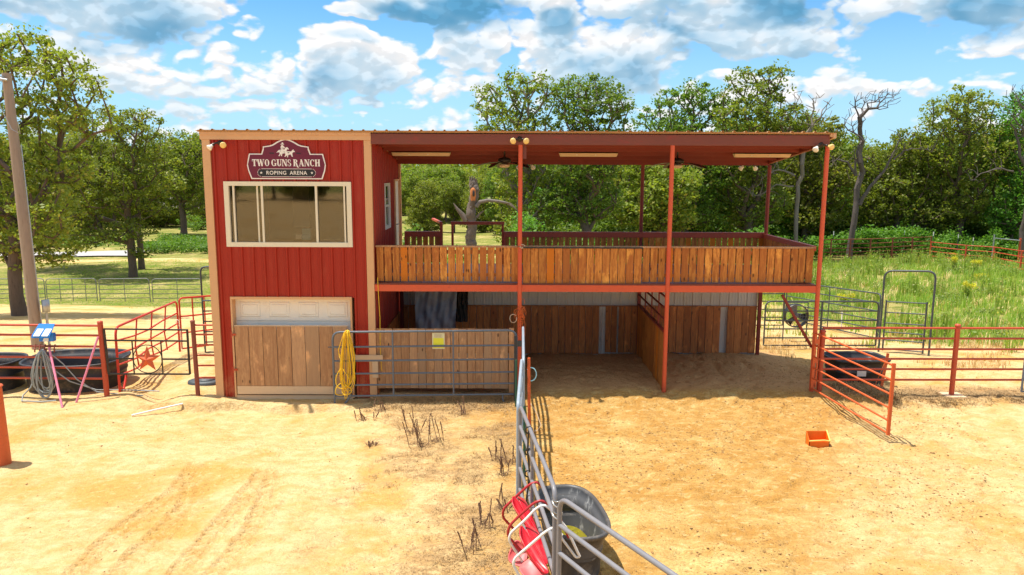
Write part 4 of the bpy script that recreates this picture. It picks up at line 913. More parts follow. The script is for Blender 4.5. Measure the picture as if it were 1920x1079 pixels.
for k in range(8): 
    pts = loop(hx+rr_.uniform(-.03, .04), 1.03, rr_.uniform(.0, .30), rr_.uniform(.07, .25), k, rr_.uniform(-.02, .02), .25-.01*k); m2.tube(pts, .014, 7, True)
q0 = hx
m2.tube([V3(p) for p in ((hx-.1, -.10, .95), (hx-.22, -.12, .5), (hx-.30, -.16, .25), (hx-.42, -.25, .10), (hx-.36, -.40, .03), (hx+.05, -.42, .02), (hx+.30, -.33, .02))], .014, 7)
m2.tube([V3(p) for p in ((hx+.1, -.10, .98), (hx+.35, -.06, .72), (hx+.60, -.04, .38), (hx+.95, .02, .10), (hx+1.45, .02, .05), (hx+1.95, -.05, .04))], .012, 7)
m2.tube([V3(p) for p in ((hx+.05, -.10, .7), (hx+.45, -.06, .35), (hx+.9, .10, .12), (hx+1.5, .2, .09), (hx+2.2, .15, .08))], .012, 7)
tag(m2.build('grey_hose', MT['hose']), 'looped grey hoses hanging from hooks on the left red fence', 'hose')
m2 = MB()
for k in range(5): x_ = hx-.20+k*.10; m2.tube([(x_, -.03, 1.13), (x_, -.08, 1.04), (x_+.03, -.13, .99), (x_+.05, -.15, 1.06)], .013, 6)
m2.tube([(hx-.26, -.04, 1.09), (hx+.26, -.04, 1.09)], .016, 6); m2.tube([(hx+.02, -.06, 1.05), (hx+.02, -.08, .86), (hx+.06, -.09, .83)], .02, 6); tag(m2.build('hose_hooks', MT['rustpipe']), 'rusty row of hooks on the left red fence holding the hoses', 'hooks')
a = P(92, 652, Y=-.12); m2 = MB(); g_ = G(117, 765); m2.tube([V3(a), V3(g_)], .022, 8); tag(m2.build('pink_rod', MT['pink']), 'pink rod leaning out of the hanging hoses to the sand', 'rod')
a = P(184, 632, Y=-.10); m2 = MB(); g_ = G(143, 755); m2.tube([V3(a), V3(g_)], .022, 8); tag(m2.build('pink_rod', MT['pink']), 'pink rod leaning against the red fence post beside the star gate', 'rod')
# stock tanks
def oval_tank(name, label, c, hw, hd, h, mat, inner, ang=0., water=None, wmat='water', rim=.03, taper=.90, group=None, parts=True, ribs=10, mark=False, n=44, sq=2.8):
    t = thing(name, label, 'stock tank', c, group); R = Matrix.Rotation(ang, 3, 'Z')
    def ring(f, z, ex=0.):
        o = []
        for k in range(n):
            a = 2*math.pi*k/n; ca, sa = math.cos(a), math.sin(a); rx = math.copysign(abs(ca)**(2/sq), ca)*(hw*f+ex); ry = math.copysign(abs(sa)**(2/sq), sa)*(hd*f+ex)
            p = R @ Vector((rx, ry, 0)); o.append((c[0]+p.x, c[1]+p.y, c[2]+z))
        return o
    def skin(rings, name_, mat_, par, cap=False):
        m2 = MB(); vs = [q for r_ in rings for q in r_]; fs = [(i*n+k, i*n+(k+1) % n, (i+1)*n+(k+1) % n, (i+1)*n+k) for i in range(len(rings)-1) for k in range(n)]
        m2.add(vs, fs, True)
        if cap: m2.add(rings[-1], [tuple(range(n))])
        return m2.build(name_, MT[mat_], par)
    outer = [ring(taper, -.03), ring(taper+.005, .02), ring(taper+.03, h*.45), ring(taper+.03, h*.46, .012), ring(taper+.04, h*.52, .012), ring(taper+.04, h*.53), ring(.985, h-.06), ring(1, h-.055, rim*.6), ring(1, h-.02, rim), ring(1, h, rim*.7), ring(1, h, -rim*.2), ring(1, h-.03, -rim*.6)]
    body = skin(outer, 'body', mat, t)
    inn = [ring(1, h-.03, -rim*.6), ring(.965, h-.12, -.01), ring(.955, h-.13, -.03), ring(.94, h-.22, -.03), ring(taper-.02, .05, -.03)]
    skin(inn, 'inside', inner, t, True)
    if water: skin([ring(taper-.0, water, -.035), ring(.3, water)], 'water', wmat, t, True)
    return t
oval_tank('stock_tank', 'big black oval stock tank behind the red fence at the left, beside the wooden pole', (-9.80, 1.02, hz1(-9.8, .9)), 1.03, .80, .62, 'rubber', 'rubber', .05, .25, 'water')
oval_tank('stock_tank', 'black stock tank cut by the left edge of the photo, behind the fence', (-11.62, .75, hz1(-11.6, .75)), .72, .62, .60, 'rubber', 'rubber', 0, .35, 'water')
oval_tank('stock_tank', 'black rectangular stock tank with a white label behind the slanting orange-red gate', (7.55, 1.15, hz1(7.55, 1.1)), .63, .44, .56, 'rubber', 'rubber', .06, .40, 'water', taper=.86, sq=5)
p = P(1617, 702, Y=.70); m2 = MB(); m2.box((p[0]-.10, .735, p[2]-.06), (p[0]+.10, .742, p[2]+.06)); m2.build('paper_label', MT['white'], bpy.data.objects['stock_tank.002'])
oval_tank('stock_tank', 'grey stock tank with a puddle of yellow-green algae water beside the nearest fence panels', (.56, -6.55, .0), .375, .72, .62, 'tankgrey', 'scale', .16, .14, 'algae', taper=.80)
m2 = MB(); m2.tube([(.95, -6.3, .5), (.98, -6.32, .3), (.94, -6.3, .16)], .012, 6); m2.build('drain_cord', MT['black'], bpy.data.objects['stock_tank.003'])
# star gate
zt, zb, x0, x1 = 1.455, .50, -8.575, -6.86
t = thing('star_gate', 'low black-framed gate with a red five-pointed star, left of the building', 'gate', ((x0+x1)/2, -.02, .5))
m2 = MB()
for a, b in (((x0, zt), (x1, zt-.015)), ((x0+.03, zb), (x1, zb)), ((x0, zt-.24), (x1, zt-.25)), ((x0+.02, .83), (x0+.56, .83)), ((x1-.56, .82), (x1, .82))): m2.bar((a[0], -.02, a[1]), (b[0], -.02, b[1]), .03, .03)
m2.bar((x0, -.02, zt), (x0+.03, -.02, zb), .035, .035, (1, 0, 0)); m2.bar((x1, -.02, zt), (x1, -.02, zb), .035, .035, (1, 0, 0))
for xx in (x0+.56, x1-.56): m2.bar((xx, -.02, zb), (xx, -.02, zt-.25), .022, .022, (1, 0, 0))
m2.build('frame', MT['black'], t)
sc = Vector(((x0+x1)/2-.0, -.02, .82)); m2 = MB(); m2.tube([sc+Vector((.30*math.cos(a), 0, .30*math.sin(a))) for a in np.linspace(0, 2*math.pi, 28)[:-1]], .010, 6, True); m2.build('ring', MT['black'], t)
m2 = MB(); vs = [sc+Vector((0, -.09, 0))]
for i in range(10): r_ = .29 if i % 2 == 0 else .115; vs.append(sc+Vector((r_*math.sin(i*math.pi/5+.03), -.012, r_*math.cos(i*math.pi/5+.03))))
vs.append(sc+Vector((0, .03, 0))); m2.add(vs, [(0, 1+(i+1) % 10, 1+i) for i in range(10)]+[(11, 1+i, 1+(i+1) % 10) for i in range(10)]); m2.build('star', MT['orpipe'], t)
post_obj(-6.70, -.06, 1.63, 'rustpipe', 'gate_post', 'dark rusty pipe post at the right of the star gate', .045, (-.03, .02))
t = thing('short_pipe_fence', 'short run of red rails between the rusty gate post and the tan corner', 'fence', (-6.5, .02, 0))
for z in (.42, .68, .90, 1.12, 1.34, 1.54): m2 = MB(); m2.tube([(-6.70, 0, z), (-6.33, .05, z-.01)], .020, 8); m2.build('rail', MT['redpipe'], t)
# slanting bright red gate behind the star gate, bent in the middle
zA, zB = hz1(-8.35, .05), hz1(-7.9, 4.)
B_ = G(338, 668); A_ = np.array([-8.42, .12, hz1(-8.42, .12)])
t = thing('bent_gate', 'bent bright red tube gate slanting away behind the star gate', 'gate', (A_[0], A_[1], A_[2]))
a, b = V3(A_), V3(B_); d = b-a; Z = Vector((0, 0, 1)); m2 = MB()
m2.tube(rpath([a+Z*.0, a+Z*1.38, b+Z*1.50, b+Z*.12], .22, 6), .026, 8); m2.tube(rpath([a+Z*.12, a+d*.05+Z*.0, a+d*.10+Z*.30], .05, 3), .024, 8); m2.build('frame', MT['brightred'], t)
for i, z in enumerate((.35, .58, .82, 1.10)):
    m2 = MB(); m2.tube([a+Z*z, a+d*.25+Z*(z-.05), a+d*.45+Z*(z+.07-.04*i), a+d*.7+Z*(z+.03), b+Z*(z+.08)], .020, 8); m2.build('rail', MT['brightred'], t)
for f in (.28, .52, .76): m2 = MB(); m2.tube([a+d*f+Z*.35, a+d*(f-.03)+Z*.8, a+d*(f+.02)+Z*(1.38+.12*f)], .018, 8); m2.build('stay', MT['brightred'], t)
c_ = G(420, 655)
panel('red_panel', 'bright red upright-barred panel running behind the tan corner from the bent gate', 'corral panel', (B_[0]+.02, B_[1]+.1, B_[2]+.06), (c_[0], c_[1], c_[2]+.05), [.12, .55, 1.0, 1.5], (.3, .58, .82), 'brightred', .024, .12, rr=.022)
m2 = MB(); m2.tube([b+Z*.9, b+Z*.7+Vector((.1, -.1, 0)), b+Z*.35+Vector((.12, -.1, 0)), b+Z*.1+Vector((.05, 0, 0))], .008, 6); m2.tube([b+Z*.95+Vector((.04*math.cos(a), -.04, .05*math.sin(a))) for a in np.linspace(0, 6, 10)], .01, 6); tag(m2.build('white_tie', MT['white']), 'white cord tying the bent red gate to the next panel', 'cord')
# dark frame and panel just left of the tan corner
q_ = G(388, 655); m2 = MB(); m2.tube(rpath([(q_[0]-.05, q_[1], q_[2]-.05), (q_[0]-.05, q_[1], q_[2]+2.35), (q_[0]+.9, q_[1]+.2, q_[2]+2.35), (q_[0]+.9, q_[1]+.2, q_[2])], .16, 5), .026, 8)
tag(m2.build('arched_gateway', MT['dkgrey'], loc=tuple(q_)), 'tall dark arched gate frame mostly hidden behind the tan left corner', 'gate frame')
q2 = G(394, 668); panel('dark_panel', 'dark grey panel end sticking out behind the tan left corner', 'corral panel', (q2[0]-.12, q2[1], q2[2]), (q2[0]+1.6, q2[1]+.3, q2[2]), [.1, .38, .66, .94, 1.22, 1.5], (), 'dkgrey', .022, .05)
# utility pole
pb = np.array(G(72, 655)); pb[2] -= .1; pt = P(12, 138, Y=pb[1]+.3)
t = thing('utility_pole', 'weathered leaning wooden utility pole at the far left', 'utility pole', tuple(pb))
m2 = MB(); m2.tube([V3(pb)+(V3(pt)-V3(pb))*f for f in np.linspace(0, 1, 14)], [.165-.05*f for f in np.linspace(0, 1, 14)], 14); m2.build('pole', MT['pole'], t)
m2 = MB(); m2.box((pt[0]-.22, pt[1]-.22, pt[2]-.22), (pt[0]+.02, pt[1]-.14, pt[2]-.10)); m2.tube([(pt[0]-.7, pt[1]-.2, pt[2]-.05), (pt[0]+.15, pt[1]-.22, pt[2]-.20)], .03, 8); m2.build('bracket', MT['galv'], t)
m2 = MB(); m2.tube([V3(pt)+Vector((-.2, -.2, -.1)), V3(pt)+Vector((-.1, -.24, -.9)), V3(pt)+Vector((.15, -.24, -1.5)), V3(pt)+Vector((.36, -.22, -1.62)), V3(pt)+Vector((.33, -.22, -1.3))], .012, 6)
m2.tube([V3(pb)+(V3(pt)-V3(pb))*f+Vector((.21, -.05, 0)) for f in (0, .3, .6, .75)], .014, 6); m2.build('cable', MT['galv'], t)
q_ = G(79, 585); m2 = MB(); p_ = V3(pb)+Vector((.26, .1, 0)); m2.tube([p_, p_+Z*1.15], .035, 8); m2.lathe([(.0, 1.5), (.10, 1.5), (.10, 1.15), (0, 1.15)], p_, 14); tag(m2.build('meter_box', MT['galv'], loc=tuple(p_)), 'grey electrical box on a conduit beside the wooden pole', 'electrical box')
# things lying about at left
a = G(247, 782); b = G(343, 760); m2 = MB(); m2.tube([V3(a)+Z*.03, V3((a+b)/2)+Z*.035, V3(b)+Z*.03], .018, 8); tag(m2.build('white_pipe', MT['white']), 'thin white pipe lying on the sand left of the building', 'pipe')
g_ = G(385, 716); m2 = MB(); m2.lathe([(.0, .05), (.28, .05), (.33, .03), (.34, -.02)], (g_[0], g_[1], g_[2]), 24, 1.1, .8); m2.lathe([(.20, .052), (.20, .065), (.0, .068)], (g_[0], g_[1], g_[2]), 20, 1.1, .8); tag(m2.build('ground_lid', MT['dkgrey']), 'dark round lid in the ground beside the tan left corner', 'lid')

# ---- back corral panels, far left
pxs = [(-12, 87), (89, 184), (188, 283), (287, 381), (-112, -14)]
for i, (a, b) in enumerate(pxs):
    ya, yb = (574, 571) if i != 3 else (571, 567)
    A_ = G(a, ya); B_ = G(b, yb); A_[1] = B_[1] = 27.6; A_ = P(a, 572, Y=27.6); B_ = P(b, 571, Y=27.6 if i < 3 else 27.9)
    lb = ['grey corral panel at the left edge, seen behind the big oak and the pole', 'grey corral panel on the lawn edge, second from the left', 'grey corral panel on the lawn edge in front of the slender oak', 'grey corral panel on the lawn edge nearest the building', 'grey corral panel beyond the left edge'][i]
    panel('corral_panel', lb, 'corral panel', (A_[0]+.02, A_[1], A_[2]-.02), (B_[0]-.02, B_[1], B_[2]-.02), [.12, .40, .66, .92, 1.20, 1.53], (.27, .52, .78) if i == 1 else (.5,), 'midgrey', .024, .22, 'grey corral panels along the lawn', True)

# ---- panels running towards the camera from the middle post
PH = [.18, .46, .74, 1.02, 1.30, 1.60]
panel('corral_panel', 'worn blue-grey panel seen edge-on, running from the middle post towards the camera', 'corral panel', (.07, -.30, .0), (.03, -3.0, .0), PH, (.4, .75), 'greylt', .026, .16, 'grey panels of the near fence line')
panel('corral_panel', 'worn grey panel seen edge-on between the first panel and the tubs', 'corral panel', (.0, -3.0, .0), (-.085, -5.40, .0), PH, (.5,), 'greylt', .026, .10, 'grey panels of the near fence line')
panel('corral_panel', 'taupe-grey panel beside the grey tank with the red chairs hung on it', 'corral panel', (-.06, -5.50, .0), (.25, -8.20, .0), [.12, .42, .72, 1.02, 1.31, 1.60], (.42,), 'midgrey', .025, .15, 'grey panels of the near fence line', rr=.024)
panel('corral_panel', 'nearest taupe-grey panel, running out of the bottom of the photo', 'corral panel', (.285, -8.36, .0), (1.62, -10.75, .0), [.12, .42, .72, 1.02, 1.31, 1.60], (.58,), 'midgrey', .025, .15, 'grey panels of the near fence line', rr=.024)
post_obj(-.07, -.62, .98, 'green', 'fence_post', 'dark green steel post left of the edge-on panel', .022, cap=False)
post_obj(.02, -4.6, 1.3, 'green', 'fence_post', 'green steel post between the two edge-on panels', .022, cap=False)
post_obj(.16, -2.2, 1.42, 'orpipe', 'fence_post', 'orange-red steel post beside the edge-on panels', .028, (-.02, 0), cap=False)
post_obj(-.085, -.35, 1.42, 'rubber', 'gate_hinge_post', 'dark hinge post at the right end of the long grey gate', .028, cap=False)
m2 = MB(); rr_ = random.Random(3)
for k in range(9):
    c = Vector((-.02+rr_.uniform(-.05, .10), -.09, 1.85+rr_.uniform(-.25, .18))); m2.tube([c+Vector((rr_.uniform(.03, .09)*math.cos(a), .03*math.sin(2*a), rr_.uniform(.09, .12)*math.sin(a))) for a in np.linspace(0, 5.6, 10)], .005, 5)
for k in range(4): m2.tube([(.0+.02*k, -.09, 1.9), (-.04+.05*k, -.1, 1.6), (.02+.03*k, -.1, 1.35)], .005, 5)
tag(m2.build('baling_twine', MT['orrope']), 'tangle of orange baling twine on the middle front post', 'twine')
m2 = MB(); m2.tube([Vector((-.13, -.1, 1.72))+Vector((.07*math.cos(a), .02*math.sin(3*a), .09*math.sin(a))) for a in np.linspace(.5, 6.5, 14)], .008, 6); tag(m2.build('pale_rope', MT['rope']), 'pale loop of rope on the middle front post among the orange twine', 'rope')
m2 = MB(); m2.tube([Vector((.20, -1.6, .95))+Vector((.10*math.cos(a), .02, .13*math.sin(a))) for a in np.linspace(2.4, -2.2, 12)], .010, 6); tag(m2.build('blue_rope', MT['cyrope']), 'pale blue rope loop sticking out right of the edge-on panel', 'rope')
m2 = MB(); m2.tube([(.14, -1.7, .5), (.30, -1.9, .30), (.38, -2.0, .10), (.30, -2.1, .03), (.12, -2.2, .05)], .008, 6); tag(m2.build('pale_string', MT['rope']), 'thin pale cord hanging down to the sand beside the edge-on panel', 'cord')
m2 = MB(); m2.tube([(.03, -6.42, 1.60), (.02, -6.45, 1.3), (.05, -6.4, 1.0), (.01, -6.45, .7), (.04, -6.45, .4)], .012, 6)
for z in (1.58, 1.3, 1.02): m2.tube([(.035+.045*math.cos(a), -6.42, z+.045*math.sin(a)) for a in np.linspace(0, 6.28, 10)[:-1]], .010, 6, True)
tag(m2.build('black_strap', MT['black']), 'black rubber strap tied down the stay of the taupe-grey panel', 'strap')
m2 = MB()
for z in (1.50, 1.38): m2.tube([Vector((.265, -8.28, z))+Vector((.05*math.cos(a), .06*math.sin(a), .02*math.cos(2*a))) for a in np.linspace(0, 6.28, 12)[:-1]], .008, 6, True)
tag(m2.build('panel_chain', MT['chrome']), 'short steel chain joining the two nearest panels', 'chain')

# ---- right orange-red gate and pipe fence
a = P(1519, 722, Y=-.02); tipb = P(1665, 813, z=.16); tipt = P(1676, 686, Y=tipb[1])
t = thing('orange_gate', 'orange-red six-rail gate swung towards the camera below the right end of the deck', 'gate', (6.13, -.05, .15))
hb = Vector((6.10, -.06, .26)); ht = Vector((6.12, -.06, 1.42)); tb = V3(tipb); tt = V3(tipt)
m2 = MB(); m2.bar(hb-Z*.02, ht+Z*.02, .045, .045, (0, 1, 0)); m2.build('end_bar', MT['orpipe'], t); m2 = MB(); m2.bar(tb-Z*.03, tt+Z*.04, .05, .05, (0, 1, 0)); m2.build('end_bar', MT['orpipe'], t)
for i in range(6):
    f = [0, .185, .375, .575, .785, 1.][i]; m2 = MB(); m2.tube([hb+(ht-hb)*f, tb+(tt-tb)*f], .0185, 8); m2.build('rail', MT['orpipe'], t)
m2 = MB(); m2.bar(hb+Vector((.09, .03, .0)), ht+Vector((.09, .03, 0)), .03, .03, (0, 1, 0))
for f in (.12, .5, .85): m2.bar(hb+(ht-hb)*f, hb+(ht-hb)*f+Vector((.10, .03, 0)), .03, .10)
m2.build('hinge_bar', MT['orpipe'], t)
t = thing('pipe_fence', 'red six-rail pipe fence at the right with one capped post', 'fence', (8.5, .1, 0))
for x_, y_, zt_ in ((6.30, .02, 1.45), (9.13, .08, 1.57)):
    m2 = MB(); m2.tube([(x_, y_, hz1(x_, y_)-.1), (x_, y_, zt_)], .052, 12); m2.lathe([(.062, -.012), (.062, .006), (.04, .03), (0, .035)], (x_, y_, zt_), 12); m2.build('post', MT['redpipe'], t)
for z in (.40, .63, .85, 1.06, 1.29, 1.51): m2 = MB(); m2.tube([(6.30, .03, z+.01), (9.13, .08, z), (12.6, .12, z)], .023, 8); m2.build('rail', MT['redpipe'], t)
m2 = MB(); m2.box((8.95, -.12, hz1(9.1, 0)-.05), (9.35, .25, hz1(9.1, 0)+.03)); m2.build('footing', MT['rawboard'], t)
p_ = P(1914, 745, Y=-.05); panel('corral_panel', 'end of a grey panel with curved feet at the right edge of the photo', 'corral panel', (p_[0], -.05, p_[2]), (p_[0]+2.8, -.05, p_[2]), [.12, .40, .60, .82, 1.03, 1.24], (.5,), 'grey', .022, .05)
a = P(1665, 663, Y=.35); b = P(1650, 735, Y=.35); m2 = MB(); m2.bar(V3(b)-Z*.1, V3(a), .06, .012, (0, 1, 0)); m2.bar(V3(b)-Z*.1+Vector((0, .02, 0)), V3(a)+Vector((0, .02, 0)), .012, .04, (0, 1, 0)); tag(m2.build('leaning_stake', MT['orpipe']), 'leaning orange-red steel stake behind the tip of the slanting gate', 'stake')
m2 = MB(); rr_ = random.Random(5)
m2.tube([V3(a)+Vector((-.08, -.1, -.1)), V3(b)+Vector((-.22, -.15, .1)), V3(b)+Vector((-.25, -.2, -.05))], .006, 5); tag(m2.build('orange_twine', MT['orrope']), 'thin orange cord hanging beside the leaning stake', 'cord')
# orange feeder on the sand
g_ = G(1533, 838); ox, oy, oz = g_[0], g_[1], g_[2]
t = thing('orange_feeder', 'small orange plastic scoop feeder with a pale yellow rim lying on the sand', 'feeder', (ox, oy, oz))
w_, d_, hb_, hf_ = .185, .08, .27, .13
m2 = MB()
o8 = [(ox-w_, oy-d_, oz-.01), (ox+w_*.92, oy-d_, oz-.01), (ox+w_*.92, oy+d_, oz-.01), (ox-w_, oy+d_, oz-.01)]
def wall(a, b, h0, h1, th):
    a = Vector(a); b = Vector(b); n = (b-a).cross(Vector((0, 0, 1))).normalized()*th; m2.hexa([a, b, b-n, a-n], [a+Z*h0, b+Z*h1, b-n+Z*h1, a-n+Z*h0])
wall(o8[0], o8[1], hf_, hf_, .010); wall(o8[1], o8[2], hf_, hb_, .010); wall(o8[2], o8[3], hb_, hb_, .010); wall(o8[3], o8[0], hb_, hf_, .010); m2.box((ox-w_+.01, oy-d_+.01, oz-.005), (ox+w_*.9, oy+d_-.01, oz+.015)); m2.build('tub', MT['orange'], t)
m2 = MB(); m2.tube(rpath([(ox-w_, oy-d_-.008, oz+hf_+.005), (ox-w_*.5, oy-d_-.01, oz+hf_+.012), (ox+w_*.4, oy-d_-.01, oz+hf_+.02), (ox+w_*.95, oy-d_-.008, oz+hf_+.004), (ox+w_*.93, oy+d_, oz+hb_+.004)], .02, 3), .013, 6); m2.build('rim', MT['paleyel'], t)
# grey gates and frame behind the stalls at right
def pan_px(name, label, cat, ax, ay, bx, by, hts, **k):
    A_ = G(ax, ay); B_ = G(bx, by); return panel(name, label, cat, A_-np.array([0, 0, .03]), B_-np.array([0, 0, .03]), hts, **k)
GH = [.14, .36, .62, .87, 1.14, 1.42]
pan_px('grey_gate', 'dark grey six-rail gate right of the stalls, in front of the round fan', 'gate', 1431, 655, 1641, 655, GH, stays=(.50,), mat='dkgrey', r=.024, corner=.18, stay_w=.075)
pan_px('corral_panel', 'dark grey panel angled away behind the grey six-rail gate', 'corral panel', 1472, 602, 1645, 640, [.12, .40, .68, .96, 1.22, 1.5], stays=(.5,), mat='dkgrey', r=.022)
pan_px('corral_panel', 'dark grey panel whose end shows beside the stall corner, left of the fan', 'corral panel', 1395, 615, 1467, 615, [.12, .40, .68, .96, 1.22, 1.5], stays=(), mat='dkgrey', r=.022)
A_ = G(1647, 660); B_ = G(1741, 668); t = thing('walk_through_gate', 'tall dark grey arched frame with a small gate in it at the right', 'gate', tuple((A_+B_)/2))
a, b = V3(A_), V3(B_); d = (b-a)
m2 = MB(); m2.tube(rpath([a-Z*.1, a+Z*2.30, b+Z*2.32, b-Z*.1], .22, 6), .027, 8); m2.build('arch', MT['dkgrey'], t)
m2 = MB(); e = d.normalized()
gl, gr = a+d*.08, b-d*.12
m2.bar(gl+Z*.05, gl+Z*1.48, .035, .035, (0, 1, 0)); m2.bar(gr+Z*.05, gr+Z*1.48, .035, .035, (0, 1, 0))
for z in (.10, .36, .58, .84, 1.14, 1.44): m2.tube([gl+Z*z, gr+Z*z], .017, 8)
m2.build('small_gate', MT['dkgrey'], t)
# barrel fan on a stand
g_ = G(1491, 640); fc = V3(P(1492, 592, Y=g_[1]))
t = thing('barn_fan', 'round black caged barn fan on legs behind the grey gate', 'fan', tuple(g_))
R = Matrix.Rotation(math.pi/2, 4, 'X'); m2 = MB(); m2.lathe([(.36, -.10), (.37, 0), (.36, .12), (.345, .12), (.345, -.10), (.36, -.10)], fc, 30, M4=R); m2.build('drum', MT['black'], t)
m2 = MB()
for rr2 in (.10, .18, .26, .33): m2.tube([fc+Vector((rr2*math.cos(a), -.12, rr2*math.sin(a))) for a in np.linspace(0, 2*math.pi, 24)[:-1]], .004, 4, True)
for k in range(12): a = k*math.pi/6; m2.tube([fc+Vector((.03*math.cos(a), -.13, .03*math.sin(a))), fc+Vector((.35*math.cos(a), -.115, .35*math.sin(a)))], .004, 4)
m2.build('guard', MT['midgrey'], t)
m2 = MB(); m2.lathe([(.001, -.06), (.07, -.05), (.07, .08), (.001, .1)], fc, 16, M4=R); m2.build('hub', MT['midgrey'], t)
for k in range(3):
    a = 1.9+k*2*math.pi/3; u = Vector((math.cos(a), 0, math.sin(a))); v_ = Vector((-math.sin(a), .35, math.cos(a))).normalized()
    m2 = MB(); m2.hexa([fc+u*.06-v_*.05, fc+u*.32-v_*.13, fc+u*.32+v_*.13, fc+u*.06+v_*.05], [fc+u*.06-v_*.05+Vector((0, .006, 0)), fc+u*.32-v_*.13+Vector((0, .006, 0)), fc+u*.32+v_*.13+Vector((0, .006, 0)), fc+u*.06+v_*.05+Vector((0, .006, 0))]); m2.build('fan_blade', MT['midgrey' if k == 0 else 'black'], t)
m2 = MB()
for s_ in (-1, 1): m2.tube([fc+Vector((s_*.36, 0, .05)), (fc.x+s_*.36, fc.y, g_[2]-.05)], .018, 6)
m2.tube([fc+Vector((-.36, 0, .40)), fc+Vector((.36, 0, .40))], .014, 6); m2.tube([fc+Vector((-.36, 0, .40)), fc+Vector((-.36, 0, 0))], .014, 6); m2.tube([fc+Vector((.36, 0, .40)), fc+Vector((.36, 0, 0))], .014, 6); m2.build('stand', MT['dkgrey'], t)
g_ = G(1577, 618); m2 = MB(); m2.tube([V3(g_)-Z*.05, V3(g_)+Z*.62, V3(g_)+Vector((.05, 0, .64))], .018, 8); tag(m2.build('white_standpipe', MT['white']), 'short white standpipe on the sandy patch behind the grey gate', 'pipe')
# far pipe fences in the weeds
def farfence(pts, hts, mat, label, group, name='far_pipe_fence', r=.035, postr=.06, extra=.04):
    W = [V3(G(*p)) for p in pts]; t = thing(name, label, 'fence', tuple(W[0]), group)
    for i, p in enumerate(W):
        m2 = MB(); m2.tube([p-Z*.1, p+Z*(hts[-1]+extra)], postr, 8); m2.build('post', MT[mat], t)
    for h in hts: m2 = MB(); m2.tube([p+Z*h for p in W], r, 6); m2.build('rail', MT[mat], t)
farfence([(1535, 492), (1556, 492), (1592, 491), (1630, 490), (1671, 488), (1708, 486), (1743, 484)], [.2, .48, .76, 1.05, 1.38, 1.72], 'rustpipe', 'rusty brown pipe fence across the back of the weedy field', 'far pipe fences', r=.03)
farfence([(1743, 486), (1809, 494), (1861, 498), (1912, 512), (1960, 520)], [.25, .62, 1.0, 1.36], 'redpipe', 'orange-red pipe fence slanting across the weeds at the right', 'far pipe fences', r=.035)
a = V3(G(1859, 492)); b = V3(G(1909, 492)); t = thing('silver_gate_frame', 'silver pipe post and crossbar beside a red post in the far right weeds', 'gate frame', tuple(a))
m2 = MB(); m2.tube([a-Z*.1, a+Z*2.2], .06, 8); m2.tube([a+Z*1.9, b+Z*1.72], .045, 8); m2.build('silver_frame', MT['galv'], t); m2 = MB(); m2.tube([b-Z*.1, b+Z*1.9], .08, 8); m2.build('red_post', MT['redpipe'], t)
for i, (x_, y_, yt) in enumerate(((1650, 470, 432), (1699, 472, 433), (1754, 478, 435), (1801, 482, 440), (1566, 470, 434), (1830, 484, 446))):
    q0_ = P(x_, 400, Y=45.6); g_ = Vector((q0_[0], 45.6, hz1(q0_[0], 45.6))); h_ = P(x_, yt, Y=g_.y)[2]-g_.z; t = thing('metal_stake', ['thin dark post with a white tip behind the rusty fence, above its middle', 'thin dark post with a white tip, second to the left of the fence corner', 'thin dark post with a white tip at the fence corner', 'thin dark post with a white tip between the fence corner and the silver frame', 'thin dark post with a white tip nearest the red end post', 'thin dark post with a white tip just left of the silver frame'][i], 'post', tuple(g_), 'white-tipped posts by the trees')
    m2 = MB(); m2.tube([g_-Z*.1, g_+Z*(h_*.85)], .03, 6); m2.build('shaft', MT['dkgrey'], t); m2 = MB(); m2.tube([g_+Z*(h_*.85), g_+Z*h_], .038, 6); m2.build('tip', MT['white'], t)
# far house between the left trees
hc = V3(P(330, 432, Y=112)); t = thing('far_house', 'small tan house with grey roof and white-framed window seen between the left trees', 'house', tuple(hc))
m2 = MB(); m2.box((hc.x-5.2, hc.y, hc.z-1), (hc.x+6, hc.y+7, hc.z+3.4)); m2.build('wall', MT['brick'], t)
m2 = MB(); m2.add([(hc.x-5.8, hc.y-.6, hc.z+3.3), (hc.x+6.6, hc.y-.6, hc.z+3.3), (hc.x+6.6, hc.y+3.5, hc.z+5.4), (hc.x-5.8, hc.y+3.5, hc.z+5.4), (hc.x-5.8, hc.y+7.6, hc.z+3.3), (hc.x+6.6, hc.y+7.6, hc.z+3.3)], [(0, 1, 2, 3), (3, 2, 5, 4), (0, 3, 4), (1, 5, 2), (0, 4, 5, 1)]); m2.build('roof', MT['shingle'], t)
wx = P(313, 400, Y=112)
m2 = MB(); m2.box((wx[0]-.5, hc.y-.05, wx[2]-.7), (wx[0]+.5, hc.y-.01, wx[2]+.7)); wf = m2.build('window', MT['white'], t); m2 = MB(); m2.box((wx[0]-.38, hc.y-.07, wx[2]-.58), (wx[0]+.38, hc.y-.055, wx[2]-.04)); m2.box((wx[0]-.38, hc.y-.07, wx[2]+.04), (wx[0]+.38, hc.y-.055, wx[2]+.58)); m2.build('pane', MT['black'], wf)
